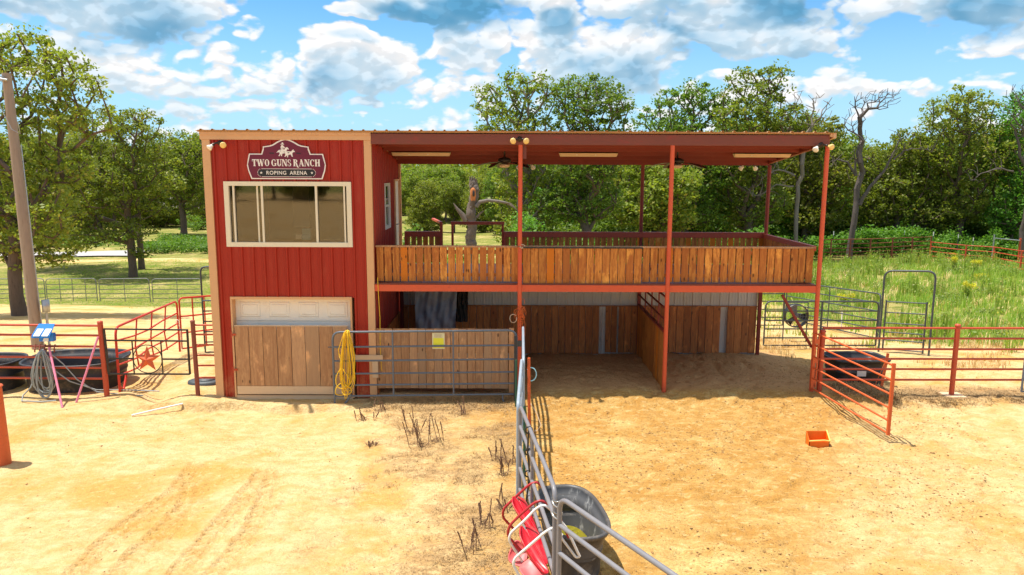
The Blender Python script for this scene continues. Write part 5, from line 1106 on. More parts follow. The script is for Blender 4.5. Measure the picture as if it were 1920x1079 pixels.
#@@PART4
# ---- red chairs hung by their tube legs over the taupe panel
def px_plane(l, Y): return [V3(P(a, b, Y=Y)) for a, b in l]
def hung_chair(label, loops, shells, extra=()):
    Ys = [P(*pk, z=1.062)[1] for pk, _, _ in loops]
    p0 = P(*loops[0][0], Y=Ys[0]); t = thing('plastic_chair', label, 'chair', tuple(p0))
    for Y_, (pk, l, m_) in zip(Ys, loops): m2 = MB(); m2.tube(rpath(px_plane(l, Y_), .05, 3), .0155, 8); m2.build('tube_leg', MT[m_], t)
    for l, Y_, m_ in extra: m2 = MB(); m2.tube(rpath(px_plane(l, Y_), .04, 3), .0155, 8); m2.build('tube_leg', MT[m_], t)
    for nm, cs, bulge, m_, rim in shells:
        c = [V3(P(a, b, Y=Y_)) for a, b, Y_ in cs]; n = 12; nr = ((c[1]-c[0]).cross(c[3]-c[0])).normalized()
        if nr.x > 0: nr = -nr
        top = []
        for i in range(n+1):
            for j in range(n+1):
                u, v = i/n, j/n; k = (1-abs(2*u-1)**3)*(1-abs(2*v-1)**3)
                uu = .5+(u-.5)*(1-.13*abs(2*v-1)**4); vv = .5+(v-.5)*(1-.22*abs(2*u-1)**4)
                top.append((c[0]*(1-uu)+c[1]*uu)*(1-vv)+(c[3]*(1-uu)+c[2]*uu)*vv+nr*bulge*k)
        m = n+1; bot = [q-nr*.014 for q in top]; k0 = len(top); fs = [(i*m+j, i*m+j+1, (i+1)*m+j+1, (i+1)*m+j) for i in range(n) for j in range(n)]
        m2 = MB(); m2.add(top+bot, fs+[(a+k0, d_+k0, c_+k0, b_+k0) for a, b_, c_, d_ in fs], True)
        e_ = [j for j in range(m)]+[i*m+n for i in range(1, m)]+[n*m+j for j in range(n-1, -1, -1)]+[i*m for i in range(n-1, 0, -1)]
        m2.tube([top[e]-nr*.007 for e in e_], rim, 6, True); m2.build(nm, MT[m_], t)
hung_chair('red plastic chair with red tube legs hooked over the taupe panel, farther from the camera', [
    ((1008, 903), [(1045, 985), (1020, 918), (1008, 903), (992, 909), (967, 932), (944, 954), (942, 970), (963, 992)], 'redtube'),
    ((1014, 938), [(1068, 1012), (1050, 972), (1028, 945), (1014, 938), (1000, 944), (975, 966), (955, 986), (951, 1004), (990, 1047)], 'redtube')],
    [('backrest', [(962, 927, -6.72), (1013, 1006, -7.12), (1006, 1010, -7.2), (959, 948, -6.9)], .055, 'redplas', .009),
     ('inner_shell', [(966, 930, -6.72), (1010, 1002, -7.1), (1000, 985, -6.9), (985, 938, -6.6)], -.02, 'redplas', .006),
     ('seat', [(966, 1010, -7.2), (990, 1030, -7.25), (983, 1066, -7.45), (950, 1052, -7.35)], .03, 'pinkplas', .010)])
hung_chair('red plastic chair with white tube legs hooked over the taupe panel, nearest the camera', [
    ((1020, 946), [(1087, 1044), (1062, 990), (1034, 957), (1020, 946), (1006, 953), (980, 980), (957, 1000), (954, 1014), (985, 1062)], 'white'),
    ((1036, 990), [(1054, 1004), (1045, 993), (1036, 990), (1022, 998), (985, 1030), (965, 1047), (962, 1060), (980, 1092)], 'white')],
    [('backrest', [(976, 981, -7.35), (1030, 1074, -7.80), (1018, 1078, -7.9), (973, 1010, -7.6)], .060, 'redplas', .009),
     ('inner_shell', [(980, 985, -7.35), (1027, 1068, -7.78), (1022, 1030, -7.55), (1002, 990, -7.25)], -.02, 'redplas', .006),
     ('seat', [(970, 1066, -7.75), (995, 1045, -7.7), (1024, 1074, -7.85), (1000, 1098, -7.95)], .02, 'pinkplas', .010)],
    [([(1052, 1008), (1080, 1046), (1087, 1044)], -7.27, 'white')])

# ================================================================== vegetation
def leaves(cs, cr, per, size, rng, up=.5, flat=.62, asp=.6):
    """n leaf-sized four-cornered faces round each clump centre"""
    n = len(cs)*per; c = np.repeat(cs, per, 0); r = np.repeat(cr, per)[:, None]
    d = rng.normal(size=(n, 3)); d /= np.linalg.norm(d, axis=1)[:, None]; d *= rng.random((n, 1))**.42; d[:, 2] *= flat
    p = c+d*r; nn = rng.normal(size=(n, 3)); nn[:, 2] += up*2*np.sign(rng.random(n)-.15); nn /= np.linalg.norm(nn, axis=1)[:, None]
    t = np.cross(nn, rng.normal(size=(n, 3))); t /= np.linalg.norm(t, axis=1)[:, None]; b = np.cross(nn, t)
    s = size*(.65+.7*rng.random((n, 1))); a = t*s*.5; b = b*s*.5*asp
    V = np.stack([p-a, p-b*1.0+a*.1+nn*s*.06, p+a, p+b*1.0+a*.1+nn*s*.06], 1).reshape(-1, 3)
    return V, np.arange(n*4).reshape(-1, 4)
def cones(A, B, ra, rb, k=6):
    d = B-A; L = np.linalg.norm(d, axis=1)[:, None]; d = d/np.maximum(L, 1e-6); h = np.where(np.abs(d[:, 2:3]) > .9, np.array([[1., 0, 0]]), np.array([[0, 0, 1.]]))
    u = np.cross(d, h); u /= np.linalg.norm(u, axis=1)[:, None]; v = np.cross(d, u); an = np.arange(k)*2*np.pi/k
    ring = u[:, None, :]*np.cos(an)[None, :, None]+v[:, None, :]*np.sin(an)[None, :, None]
    V = np.concatenate([A[:, None]+ring*ra[:, None, None], B[:, None]+d[:, None]*ra[:, None, None]*.3+ring*rb[:, None, None]], 1).reshape(-1, 3)
    o = (np.arange(len(A))*2*k)[:, None, None]; i = np.arange(k); j = (i+1) % k
    return V, (o+np.stack([i, j, j+k, i+k], 1)[None]).reshape(-1, 4)
def skeleton(base, clumps, fork, rng, step=.9, wob=.18, lean=(0, 0), droop=.0, tr=.3, tip=.012, pw=.5, pen=.35):
    nodes = [np.array(base, float)]; par = [-1]; plen = [0.]
    f = np.array(base, float)+np.array([lean[0], lean[1], fork]); m = max(3, int(fork/.8)); jx = np.zeros(3)
    for i in range(1, m+1):
        jx = jx*.7+rng.normal(size=3)*.05*np.array([1, 1, 0]); nodes.append(nodes[0]+(f-nodes[0])*i/m+jx); par.append(i-1); plen.append(plen[-1]+fork/m)
    k0 = m
    order = np.argsort(np.linalg.norm(clumps-f, axis=1))
    for ci in order:
        c = clumps[ci]; N_ = np.array(nodes[max(1, k0//2):]); off = max(1, k0//2); dd = np.linalg.norm(N_-c, axis=1)+pen*np.array(plen[off:])+np.where(N_[:, 2] > c[2]+.3, .6*(N_[:, 2]-c[2]), 0)
        b = int(np.argmin(dd))+off; L = np.linalg.norm(c-nodes[b]); n = max(1, int(L/step)); s = nodes[b]; pv = b
        for i in range(1, n+1):
            t = i/n; q = s+(c-s)*t+rng.normal(size=3)*wob*(1-t)*min(1, L*.4); q[2] += .10*L*math.sin(math.pi*t)
            nodes.append(q); par.append(pv); plen.append(plen[pv]+L/n); pv = len(nodes)-1
    Nn = np.array(nodes); w_ = np.zeros(len(nodes)); ch = np.zeros(len(nodes), int)
    for p in par:
        if p >= 0: ch[p] += 1
    for i in range(len(nodes)-1, 0, -1):
        if ch[i] == 0: w_[i] += 1
        w_[par[i]] += w_[i]
    R = tip+(tr-tip)*(w_/w_[0])**pw; R[0] = tr*1.25
    return Nn, np.array(par), R
def clump_points(lobes, n, rng, shell=.5, gap=.7):
    vol = np.array([l[3]*l[4]*l[5] for l in lobes]); pr = vol/vol.sum(); out = []; tries = 0
    while len(out) < n and tries < n*40:
        tries += 1; l = lobes[rng.choice(len(lobes), p=pr)]; d = rng.normal(size=3); d /= np.linalg.norm(d); d *= rng.random()**(shell)
        p = np.array(l[:3])+d*np.array(l[3:6])
        if all((p[0]-q[0])**2+(p[1]-q[1])**2+(p[2]-q[2])**2 > gap*gap for q in out): out.append(p)
    return np.array(out)
def tree_at(label, base, lobes, nc, per, leaf, mat, seed, trunk_r=.3, fork=2.5, cr=.75, gap=.75, group=None, bark='bark', lean=(0, 0), name='leafy_tree', cat='tree', shell=.5, wob=.18):
    rng = np.random.default_rng(seed); t = thing(name, label, cat, tuple(base), group)
    cl = clump_points(lobes, nc, rng, shell, gap); Nn, par, R = skeleton(base, cl, fork, rng, tr=trunk_r, lean=lean, wob=wob)
    i = np.arange(1, len(Nn)); V, Fc = cones(Nn[par[i]], Nn[i], np.minimum(R[par[i]], R[i]*1.5+.01), R[i]); mesh_obj('trunk', V, Fc, MT[bark], t, smooth=True)
    V, Fc = leaves(cl, cr*(.42+.95*rng.random(len(cl))**1.3), per, leaf, rng); mesh_obj('crown', V, Fc, MT[mat], t)
    return t
def tree_px(label, bx, by, lobes, nc, per, leaf, mat, seed, Y=None, dy=0.9, **k):
    """lobes as (px, py, rx, ry) seen at the tree's own distance, given real depth"""
    if Y is None: b = np.array(G(bx, by))
    else:
        x = P(bx, 300, Y=Y)[0]; b = np.array([x, Y, hz1(x, Y)])
    D = (b-CAMP) @ AF; s = D/F; Y_ = b[1]; rng = np.random.default_rng(seed+99); L3 = []
    for i, (px, py, rx, ry) in enumerate(lobes):
        c = P(px, py, Y=Y_); L3.append((c[0], c[1]+rng.uniform(-.5, .5)*rx*s, c[2], rx*s, rx*s*dy, ry*s))
    b[2] -= .1
    return tree_at(label, b, L3, nc, per, leaf, mat, seed, **k)
tree_px('big oak at the far left whose limbs reach over the leaning wooden pole', 38, 592, [(20, 100, 75, 42), (100, 130, 60, 42), (165, 165, 52, 30), (212, 182, 32, 16), (50, 200, 85, 45), (150, 225, 60, 30), (-20, 290, 80, 70), (60, 310, 90, 60), (10, 420, 95, 60), (95, 400, 60, 60), (60, 480, 70, 25), (-90, 180, 70, 70)], 330, 62, .17, 'leaf2', 1, trunk_r=.27, fork=3.8, cr=.60, gap=.55, wob=.25)
tree_px('slender oak with a dark trunk standing on the lawn behind the grey panels', 250, 520, [(215, 225, 55, 26), (255, 235, 48, 28), (165, 285, 70, 45), (250, 295, 60, 45), (205, 350, 85, 45), (130, 370, 60, 50), (270, 375, 45, 40), (235, 430, 55, 22), (255, 475, 30, 12), (170, 440, 40, 20)], 300, 66, .21, 'leaf1', 2, trunk_r=.27, fork=5.0, cr=.80, gap=.7)
tree_px('oak standing right behind the slender oak, its pale trunk just showing', 266, 505, [(120, 260, 60, 40), (290, 330, 50, 50), (60, 330, 80, 60), (120, 420, 70, 40)], 170, 80, .26, 'leaf2', 3, trunk_r=.22, fork=4.5, cr=.95, gap=.9)
tree_px('small oak with a dark trunk on the green bank in front of the far house', 345, 441, [(335, 280, 45, 30), (375, 290, 45, 35), (350, 330, 50, 40), (300, 330, 35, 35), (370, 375, 32, 25), (305, 262, 25, 16)], 170, 80, .32, 'leaf1', 4, trunk_r=.38, fork=5, cr=1.25, gap=1.15)
tree_px('airy oak with pale upright limbs rising behind the roof, left of the pair', 985, 430, [(925, 190, 38, 38), (965, 168, 42, 32), (1010, 180, 38, 35), (935, 235, 42, 26), (985, 240, 50, 40), (990, 320, 55, 45), (1010, 390, 50, 35), (1035, 175, 20, 25)], 230, 52, .22, 'leaf1', 5, Y=36, trunk_r=.30, fork=3.0, cr=.72, gap=.75, bark='deadbark', shell=.42)
tree_px('darker oak rising behind the roof, right of the pair', 1105, 430, [(1068, 178, 28, 36), (1118, 172, 38, 30), (1150, 205, 32, 40), (1090, 225, 48, 38), (1145, 250, 35, 22), (1100, 300, 62, 45), (1090, 375, 75, 45)], 270, 66, .21, 'leaf3', 6, Y=34, trunk_r=.32, fork=2.6, cr=.70, gap=.65)
tree_px('bushy tree filling the gap behind the second post of the deck', 1225, 430, [(1210, 330, 50, 45), (1255, 350, 50, 40), (1190, 390, 50, 35), (1250, 400, 55, 30)], 180, 85, .26, 'leaf2', 7, Y=40, trunk_r=.22, fork=2, cr=.85, gap=.75)
tree_px('oak with a low left shoulder, first tree above the right half of the roof', 1290, 430, [(1215, 225, 28, 22), (1250, 200, 32, 30), (1305, 185, 40, 32), (1345, 200, 30, 30), (1270, 250, 60, 40), (1300, 320, 70, 55), (1290, 390, 70, 40)], 270, 66, .24, 'leaf3', 8, Y=46, trunk_r=.34, fork=4, cr=.85, gap=.8)
tree_px('tallest oak above the right half of the roof, with a top leaning right', 1410, 430, [(1385, 175, 26, 32), (1410, 150, 28, 24), (1445, 134, 28, 14), (1430, 175, 36, 28), (1395, 225, 60, 40), (1460, 235, 50, 40), (1400, 300, 65, 55), (1420, 385, 70, 45)], 290, 66, .24, 'leaf1', 9, Y=44, trunk_r=.34, fork=4, cr=.80, gap=.78)
tree_px('dull olive tree behind the bare white branches near the right roof end', 1520, 430, [(1500, 250, 42, 30), (1545, 245, 40, 28), (1500, 330, 45, 60), (1550, 340, 50, 55), (1530, 400, 60, 30)], 220, 80, .26, 'leaf2', 10, Y=50, trunk_r=.30, fork=4, cr=.95, gap=.85)
tree_px('full green tree right of the dead forked tree, sloping up to the right', 1690, 440, [(1650, 310, 38, 34), (1700, 285, 45, 40), (1730, 330, 50, 50), (1670, 370, 60, 45), (1740, 400, 50, 35), (1640, 400, 45, 35)], 300, 70, .24, 'leaf1', 11, Y=51, trunk_r=.30, fork=3, cr=.90, gap=.8)
tree_px('tall oak with a broken outline and bare limbs showing, highest of the right trees', 1810, 440, [(1795, 182, 34, 16), (1770, 205, 40, 20), (1835, 205, 34, 22), (1800, 235, 60, 32), (1770, 290, 55, 45), (1840, 290, 50, 50), (1800, 370, 70, 50)], 290, 62, .25, 'leaf2', 12, Y=50, trunk_r=.34, fork=4.5, cr=.90, gap=.85, shell=.45)
tree_px('light green tree cut by the right edge of the photo', 1905, 440, [(1905, 235, 35, 35), (1930, 200, 35, 30), (1890, 300, 45, 50), (1930, 350, 60, 70), (1890, 400, 50, 35)], 230, 66, .25, 'leaf4', 13, Y=49, trunk_r=.30, fork=3.5, cr=.90, gap=.85)
tree_px('low spreading tree on the far meadow seen through the deck', 818, 412, [(775, 360, 28, 28), (815, 345, 42, 28), (850, 370, 32, 26), (790, 390, 26, 16), (850, 335, 25, 20), (770, 330, 30, 14)], 170, 80, .36, 'leaf1', 14, trunk_r=.5, fork=2.2, cr=1.15, gap=1.1)
# generic woodland trees: four grown, then copied
gens = []
def gen(idx, lobes, nc, per, leaf, mat, **k):
    t = tree_at('x', (0, 0, 0), lobes, nc, per, leaf, mat, 40+idx, group='trees of the wood', **k); gens.append(t); return t
gen(0, [(0, 0, 7.5, 3.6, 3.4, 3.0), (1.5, .5, 10, 2.4, 2.4, 1.8), (-1.8, 0, 5, 2.6, 2.6, 2)], 170, 85, .30, 'leaf1', trunk_r=.26, fork=3, cr=1.05, gap=1.0)
gen(1, [(0, 0, 8, 2.6, 2.6, 3.4), (0, .5, 11, 1.7, 1.7, 1.8), (.5, 0, 4.5, 2.2, 2.4, 2)], 150, 85, .30, 'leaf3', trunk_r=.24, fork=3.6, cr=1.0, gap=1.0)
gen(2, [(0, 0, 5, 3.6, 3.4, 3.8), (0, 0, 2.2, 3.8, 3.6, 2.0), (1, 0, 8.5, 2.2, 2.2, 1.6)], 220, 85, .30, 'leaf2', trunk_r=.24, fork=1.6, cr=1.05, gap=1.0)
gen(3, [(0, 0, 4, 3.0, 3.0, 3.2), (0, 0, 1.8, 3.3, 3.2, 1.7), (-.6, 0, 6.5, 1.8, 1.8, 1.4)], 180, 85, .28, 'leaf4', trunk_r=.18, fork=1.2, cr=1.0, gap=.95)
used = set()
def wood(px, Y, topy, k, label):
    label = ['broad round-topped', 'tall narrow', 'bushy low-branched', 'low bright green'][k]+' '+label; bits = place(px, Y); label = ' '.join((label+' '+bits).split()[:16])
    x = P(px, 300, Y=Y)[0]; z = hz1(x, Y)-.1; top = P(px, topy, Y=Y)[2]-z; hgt = [12.0, 13.0, 10.4, 8.2][k]; s = top/hgt
    o = gens[k] if k not in used else copy_tree(gens[k]); used.add(k); o.location = (x, Y, z); LOC[o.name] = np.array((x, Y, z)); o.scale = (s*random.uniform(.9, 1.15), s, s); o.rotation_euler = (0, 0, random.uniform(0, 6.28)); o['label'] = label
    o['group'] = WG
def place(px, Y):
    if 'wood' in WG: return ('behind the middle of the deck roof' if px < 1200 else 'behind the second deck post' if px < 1350 else 'behind the right roof end' if px < 1560 else 'behind the dead forked tree' if px < 1720 else 'near the right edge')
    if 'lawn' in WG: return 'behind the big oak' if px < 130 else 'behind the slender oak' if px < 280 else 'near the far house'
    return 'left of the stump' if px < 870 else 'right of the stump'
WG = 'trees of the wood behind the right field'
lab = 'tree in the dense wood'
for px, Y, ty, k in [(1010, 58, 255, 2), (1075, 60, 250, 0), (1150, 56, 262, 2), (1205, 60, 262, 0), (1240, 52, 290, 2), (1290, 62, 230, 0), (1340, 56, 240, 2), (1380, 60, 215, 1), (1440, 62, 220, 2), (1480, 58, 230, 0), (1530, 62, 262, 2), (1570, 58, 250, 0), (1600, 60, 262, 2), (1640, 64, 300, 2), (1680, 60, 300, 0), (1720, 66, 260, 2), (1760, 60, 250, 1), (1800, 66, 240, 2), (1845, 60, 245, 0), (1885, 64, 240, 2), (1925, 60, 225, 0), (1965, 56, 220, 2), (1580, 54, 345, 3), (1745, 55, 350, 3), (1860, 54, 340, 3), (1460, 52, 350, 3), (1330, 52, 355, 3), (1140, 46, 350, 3), (1030, 46, 345, 3), (1625, 70, 305, 1), (1500, 74, 240, 1), (1250, 74, 250, 1), (1700, 76, 262, 1), (1900, 76, 250, 1)]:
    wood(px, Y, ty, k, lab)
WG = 'trees beyond the lawn at the left'; lab = 'tree beyond the lawn at left'
for px, Y, ty, k in [(-40, 80, 250, 0), (25, 76, 280, 2), (70, 84, 262, 0), (115, 78, 300, 1), (160, 88, 285, 2), (205, 82, 290, 0), (245, 100, 275, 1), (290, 104, 262, 2), (330, 135, 262, 0), (385, 120, 250, 0), (60, 100, 250, 2), (140, 105, 255, 0), (200, 110, 258, 2), (372, 150, 255, 2), (-10, 105, 250, 0), (10, 60, 300, 1), (395, 98, 300, 2)]:
    wood(px, Y, ty, k, lab)
WG = 'trees across the far meadow'; lab = 'tree across the far meadow'
for px, Y, ty, k in [(765, 118, 322, 0), (800, 126, 318, 2), (835, 120, 312, 0), (870, 126, 316, 2), (905, 118, 310, 0), (940, 96, 300, 2), (930, 80, 310, 1), (745, 135, 320, 2), (795, 92, 335, 2), (850, 90, 340, 0), (905, 88, 330, 2), (960, 84, 290, 0)]:
    wood(px, Y, ty, k, lab)
WG = 'trees behind the photographer'; lab = 'tree behind the photographer, seen only as a reflection in the upper window'
def wood_at(x, y, s, k):
    o = copy_tree(gens[k]); o.location = (x, y, hz1(x, y)); o.scale = (s, s, s); o.rotation_euler = (0, 0, random.uniform(0, 6.28)); o['label'] = ['broad round-topped', 'tall narrow', 'bushy low-branched', 'low bright green'][k]+' '+lab; o['group'] = WG
for i in range(13): wood_at(-58+i*6.4+random.uniform(-1, 1), -100-random.uniform(0, 8), random.uniform(.95, 1.15), (0, 2, 2, 0, 2)[i % 5])
# far wood on the hill: one mass
rng = np.random.default_rng(77); n = 2600
X_ = rng.uniform(-210, 230, n); Y_ = 150+rng.random(n)*150; Zc = H(X_, Y_)+rng.uniform(1, 10, n)
V, Fc = leaves(np.stack([X_, Y_, Zc], 1), rng.uniform(2.2, 3.6, n), 46, 1.15, rng, up=.7)
tag(mesh_obj('far_wood', V, Fc, MT['leaf1']), 'far wood covering the low hill behind the meadow', 'wood', None, 'stuff')
# stump
sb = np.array(G(884, 478)); sb = np.array([P(884, 400, Y=14.5)[0], 14.5, 0.]); sb[2] = hz1(sb[0], sb[1])-.1
def dpx(l, Y): return [V3(P(a, b, Y=Y)) for a, b in l]
t = thing('dead_tree_stump', 'tall broken grey tree stump with two bare limbs behind the deck railing', 'tree stump', tuple(sb))
m2 = MB(); l = dpx([(884, 400), (884, 460), (882, 440), (886, 420), (884, 400), (885, 380), (886, 362), (885, 345), (882, 336)], 14.5)
pts = [V3(sb), V3(sb)+Z*.8]+dpx([(884, 462), (882, 445), (886, 425), (883, 405), (885, 385), (889, 368), (889, 352), (886, 342), (882, 335)], 14.5)
rad = [.40, .30, .23, .21, .185, .21, .17, .185, .175, .12, .03]
# lumpy trunk
P2 = [pts[0]]; R2 = [rad[0]]
for i in range(1, len(pts)):
    for k in range(1, 5): f = k/4; P2.append(pts[i-1].lerp(pts[i], f)+Vector((random.uniform(-.03, .03), random.uniform(-.03, .03), 0))); R2.append((rad[i-1]*(1-f)+rad[i]*f)*random.uniform(.92, 1.08))
m2.tube(P2, R2, 14)
for i in range(9): c = random.choice(P2[8:-6]); m2.lathe([(0, -.10), (.05, -.06), (.065, 0), (.05, .06), (0, .10)], (c.x+random.uniform(-.13, .13), c.y-random.uniform(.10, .15), c.z), 8)
for i in range(7): c = P2[-6]; m2.tube([c+Vector((random.uniform(-.13, .13), random.uniform(-.1, .05), -.1)), c+Vector((random.uniform(-.14, .14), -.05, random.uniform(.12, .30)))], [.085, .02], 6)
m2.build('trunk', MT['stumpwood'], t)
c = dpx([(887, 362)], 14.26)[0]; m2 = MB(); m2.lathe([(.11, -.30), (.14, -.1), (.13, .12), (.04, .2), (.0, .2)], c, 10, .8, .35); m2.build('rotten_hollow', MT['rot'], t)
c = dpx([(888, 364)], 14.18)[0]; m2 = MB(); m2.lathe([(0, -.12), (.06, -.05), (.05, .1), (0, .14)], c, 8, .8, .5); m2.build('cavity', MT['black'], t)
m2 = MB(); m2.tube(dpx([(874, 414), (866, 402), (857, 392), (850, 381)], 14.45), [.13, .10, .06, .015], 8); m2.build('limb', MT['stumpwood'], t)
m2 = MB(); m2.tube(dpx([(893, 388), (900, 379), (915, 376), (935, 378), (950, 381), (962, 388), (969, 394)], 14.3), [.09, .075, .065, .055, .045, .03, .012], 8)
m2.tube(dpx([(948, 380), (958, 382), (967, 390)], 14.25), [.03, .02, .008], 6); m2.build('limb', MT['deadbark'], t)
m2 = MB(); m2.tube(dpx([(894, 408), (901, 400), (908, 395)], 14.35), [.06, .04, .012], 7); m2.build('limb', MT['stumpwood'], t)
# dead trees
def dead(label, bx, Y, lobes, nc, seed, limbs=(), bark='darkdead', tr=.28, fork=3, gap=.5, lean=(0, 0), tip=.010):
    x = P(bx, 300, Y=Y)[0]; b = np.array([x, Y, hz1(x, Y)-.1]); s = ((b-CAMP) @ AF)/F; rng = np.random.default_rng(seed); L3 = []
    for (px, py, rx, ry) in lobes: c = P(px, py, Y=Y); L3.append((c[0], c[1], c[2], rx*s, rx*s*.9, ry*s))
    t = thing('dead_tree', label, 'dead tree', tuple(b)); cl = clump_points(L3, nc, rng, .45, gap)
    Nn, par, R = skeleton(b, cl, fork, rng, step=.7, wob=.30, tr=tr, tip=tip, lean=lean, pw=.85, pen=.18); i = np.arange(1, len(Nn)); V, Fc = cones(Nn[par[i]], Nn[i], np.minimum(R[par[i]], R[i]*1.4+.01), R[i], 6); mesh_obj('trunk', V, Fc, MT[bark], t, smooth=True)
    for l, r0 in limbs:
        m2 = MB(); pts = dpx(l, Y-.2); n_ = len(pts); q = [pts[0]]; rr = [r0]
        for i in range(1, n_):
            for k in (1, 2, 3): f = k/3; q.append(pts[i-1].lerp(pts[i], f)+Vector([random.uniform(-.08, .08) for _ in range(3)])); rr.append(r0*(1-.78*((i-1+f)/(n_-1))))
        m2.tube(q, rr, 8)
        for k in range(9): p_ = random.choice(q[2:]); e = p_+Vector((random.uniform(-.9, .9), random.uniform(-.5, .3), random.uniform(-.3, 1.1))); m2.tube([p_, p_.lerp(e, .5)+Vector((.1, 0, .1)), e], [.035, .022, .008], 5)
        m2.build('limb', MT[bark], t)
    return t
dead('dead forked tree with a fine bare crown, dark against the sky at the right', 1606, 44, [(1612, 195, 20, 22), (1655, 185, 32, 20), (1600, 225, 22, 22), (1672, 178, 22, 16), (1612, 255, 14, 20)], 230, 51, [([(1612, 385), (1630, 352), (1655, 325), (1675, 290), (1688, 258)], .17), ([(1604, 330), (1590, 305), (1570, 300), (1556, 312)], .11), ([(1606, 330), (1602, 300), (1600, 275)], .10), ([(1676, 300), (1695, 283), (1720, 278), (1745, 284)], .07)], tr=.22, fork=5.6, lean=(.1, 0), gap=.42)
dead('bare white-branched tree standing out above the right end of the roof', 1500, 42, [(1505, 190, 32, 22), (1540, 200, 26, 28), (1520, 235, 26, 20), (1480, 225, 18, 20)], 130, 52, [([(1490, 330), (1460, 318), (1435, 330), (1420, 352)], .09), ([(1488, 350), (1455, 345), (1430, 365), (1412, 368)], .07)], bark='deadbark', tr=.16, fork=6, gap=.6)
dead('bare dark-limbed tree at the right edge of the photo', 1935, 44, [(1915, 175, 25, 22), (1900, 200, 22, 18), (1925, 235, 28, 30)], 110, 53, [([(1925, 320), (1912, 290), (1905, 250), (1895, 228)], .16), ([(1900, 322), (1870, 316), (1840, 325), (1820, 340)], .07)], tr=.18, fork=6, gap=.5)
# undergrowth: one leafy mass
def heap(name, label, pts, per, leaf, mat, cr, seed, Yspread=2.5, cat='undergrowth'):
    rng = np.random.default_rng(seed); C_ = []
    for (x0, x1, ybase, ytop, Y, n) in pts:
        px = rng.uniform(x0, x1, n); Yv = Y+rng.uniform(-1, 1, n)*Yspread
        for a, yy in zip(px, Yv):
            x = P(a, 300, Y=yy)[0]; z = hz1(x, yy); h = max(.2, P(a, ytop, Y=yy)[2]-z)*(.45+.6*abs(vnoise(np.array([a*.035]), np.array([seed*1.]), 3)[0])); C_.append((x, yy, z+rng.random()**.7*h))
    V, Fc = leaves(np.array(C_), cr*(.6+.8*rng.random(len(C_))), per, leaf, rng, up=.8); tag(mesh_obj(name, V, Fc, MT[mat]), label, cat, None, 'stuff')
heap('undergrowth', 'bright green undergrowth along the foot of the wood', [(1540, 1960, 460, 430, 47.5, 330), (1440, 1560, 450, 425, 46, 70), (960, 1200, 440, 405, 30, 110), (1200, 1460, 440, 428, 40, 120), (1820, 1960, 455, 412, 49, 90)], 70, .20, 'leaf4', .65, 61)
heap('dark_undergrowth', 'dark leafy thicket under the trees of the wood', [(1200, 1960, 440, 385, 54, 420), (960, 1220, 430, 370, 42, 170)], 60, .30, 'leaf3', .95, 62)
heap('bank_weeds', 'bright green weeds on the bank below the far house', [(262, 400, 478, 458, 62, 170), (290, 400, 462, 450, 72, 110), (60, 240, 470, 464, 70, 60), (755, 870, 445, 422, 30, 60), (0, 120, 465, 445, 68, 60), (330, 395, 440, 400, 90, 30)], 50, .24, 'leaf4', .7, 63, 6.)
# weeds and grass of the right field, lawn tufts: blades
def blades(name, label, cx, cy, hgt, nb, mat, spread, width, seed, lean=.35, kind='stuff', cat='grass', leafy=None):
    rng = np.random.default_rng(seed); n = len(cx)*nb; X = np.repeat(cx, nb)+rng.normal(size=n)*spread; Y = np.repeat(cy, nb)+rng.normal(size=n)*spread; h = np.repeat(hgt, nb)*(.5+.7*rng.random(n)); z = H(X, Y)-.02
    a = rng.random(n)*2*np.pi; l = lean*(.2+rng.random(n))*h; ex, ey = X+np.cos(a)*l, Y+np.sin(a)*l; b = a+np.pi/2+rng.normal(size=n)*.35; w = width*(.6+.8*rng.random(n)); wx, wy = np.cos(b)*w, np.sin(b)*w
    mx_, my_ = X+np.cos(a)*l*.3, Y+np.sin(a)*l*.3
    zt = z+h*math.sqrt(max(.12, 1-lean*lean)); zm = z+h*(.6 if lean < .8 else .34)
    V = np.stack([np.stack(q, 1) for q in ((X-wx, Y-wy, z), (X+wx, Y+wy, z), (mx_+wx*.85, my_+wy*.85, zm), (mx_-wx*.85, my_-wy*.85, zm), (ex+wx*.15, ey+wy*.15, zt), (ex-wx*.15, ey-wy*.15, zt))], 1).reshape(-1, 3)
    k6 = np.arange(n)[:, None]*6; o = mesh_obj(name, V, np.concatenate([k6+np.array([[0, 1, 2, 3]]), k6+np.array([[3, 2, 4, 5]])]), MT[mat]); return tag(o, label, cat, None, kind)
rng = np.random.default_rng(88)
def field(n, x0, x1, y0, y1, f):
    X = rng.uniform(x0, x1, n); Y = rng.uniform(y0, y1, n); k = f(X, Y) > rng.random(n); return X[k], Y[k]
fr = lambda x, y: sstep(x-.16*y+fbm(x, y, 5., 3, 21)*1.5, 6.6, 8.2)*sstep(y+fbm(x, y, 4., 3, 22)*2, 5.2, 7.2)*(1-np.clip(1.5*(np.exp(-((x-10.2)/1.8)**2-((y-9.)/3.0)**2)+np.exp(-((x-12.5)/3.)**2-((y-4.)/1.4)**2)), 0, 1))*(.35+.65*sstep(fbm(x, y, 3., 3, 24), -.3, .2))
X, Y = field(5600, 6, 44, 4.5, 42, fr); blades('field_grass', 'light green grass filling the field right of the building', X, Y, .22+.28*rng.random(len(X)), 18, 'weed', .16, .016, 71)
X, Y = field(2600, 6, 44, 5.5, 42, lambda x, y: fr(x, y)*sstep(fbm(x, y, 2.2, 3, 25), -.05, .35)); hw = .45+.65*rng.random(len(X)); blades('tall_weeds', 'tall green weeds standing in clumps in the field at the right', X, Y, hw, 12, 'weed', .10, .022, 72, .18, cat='weeds')
cl = []; 
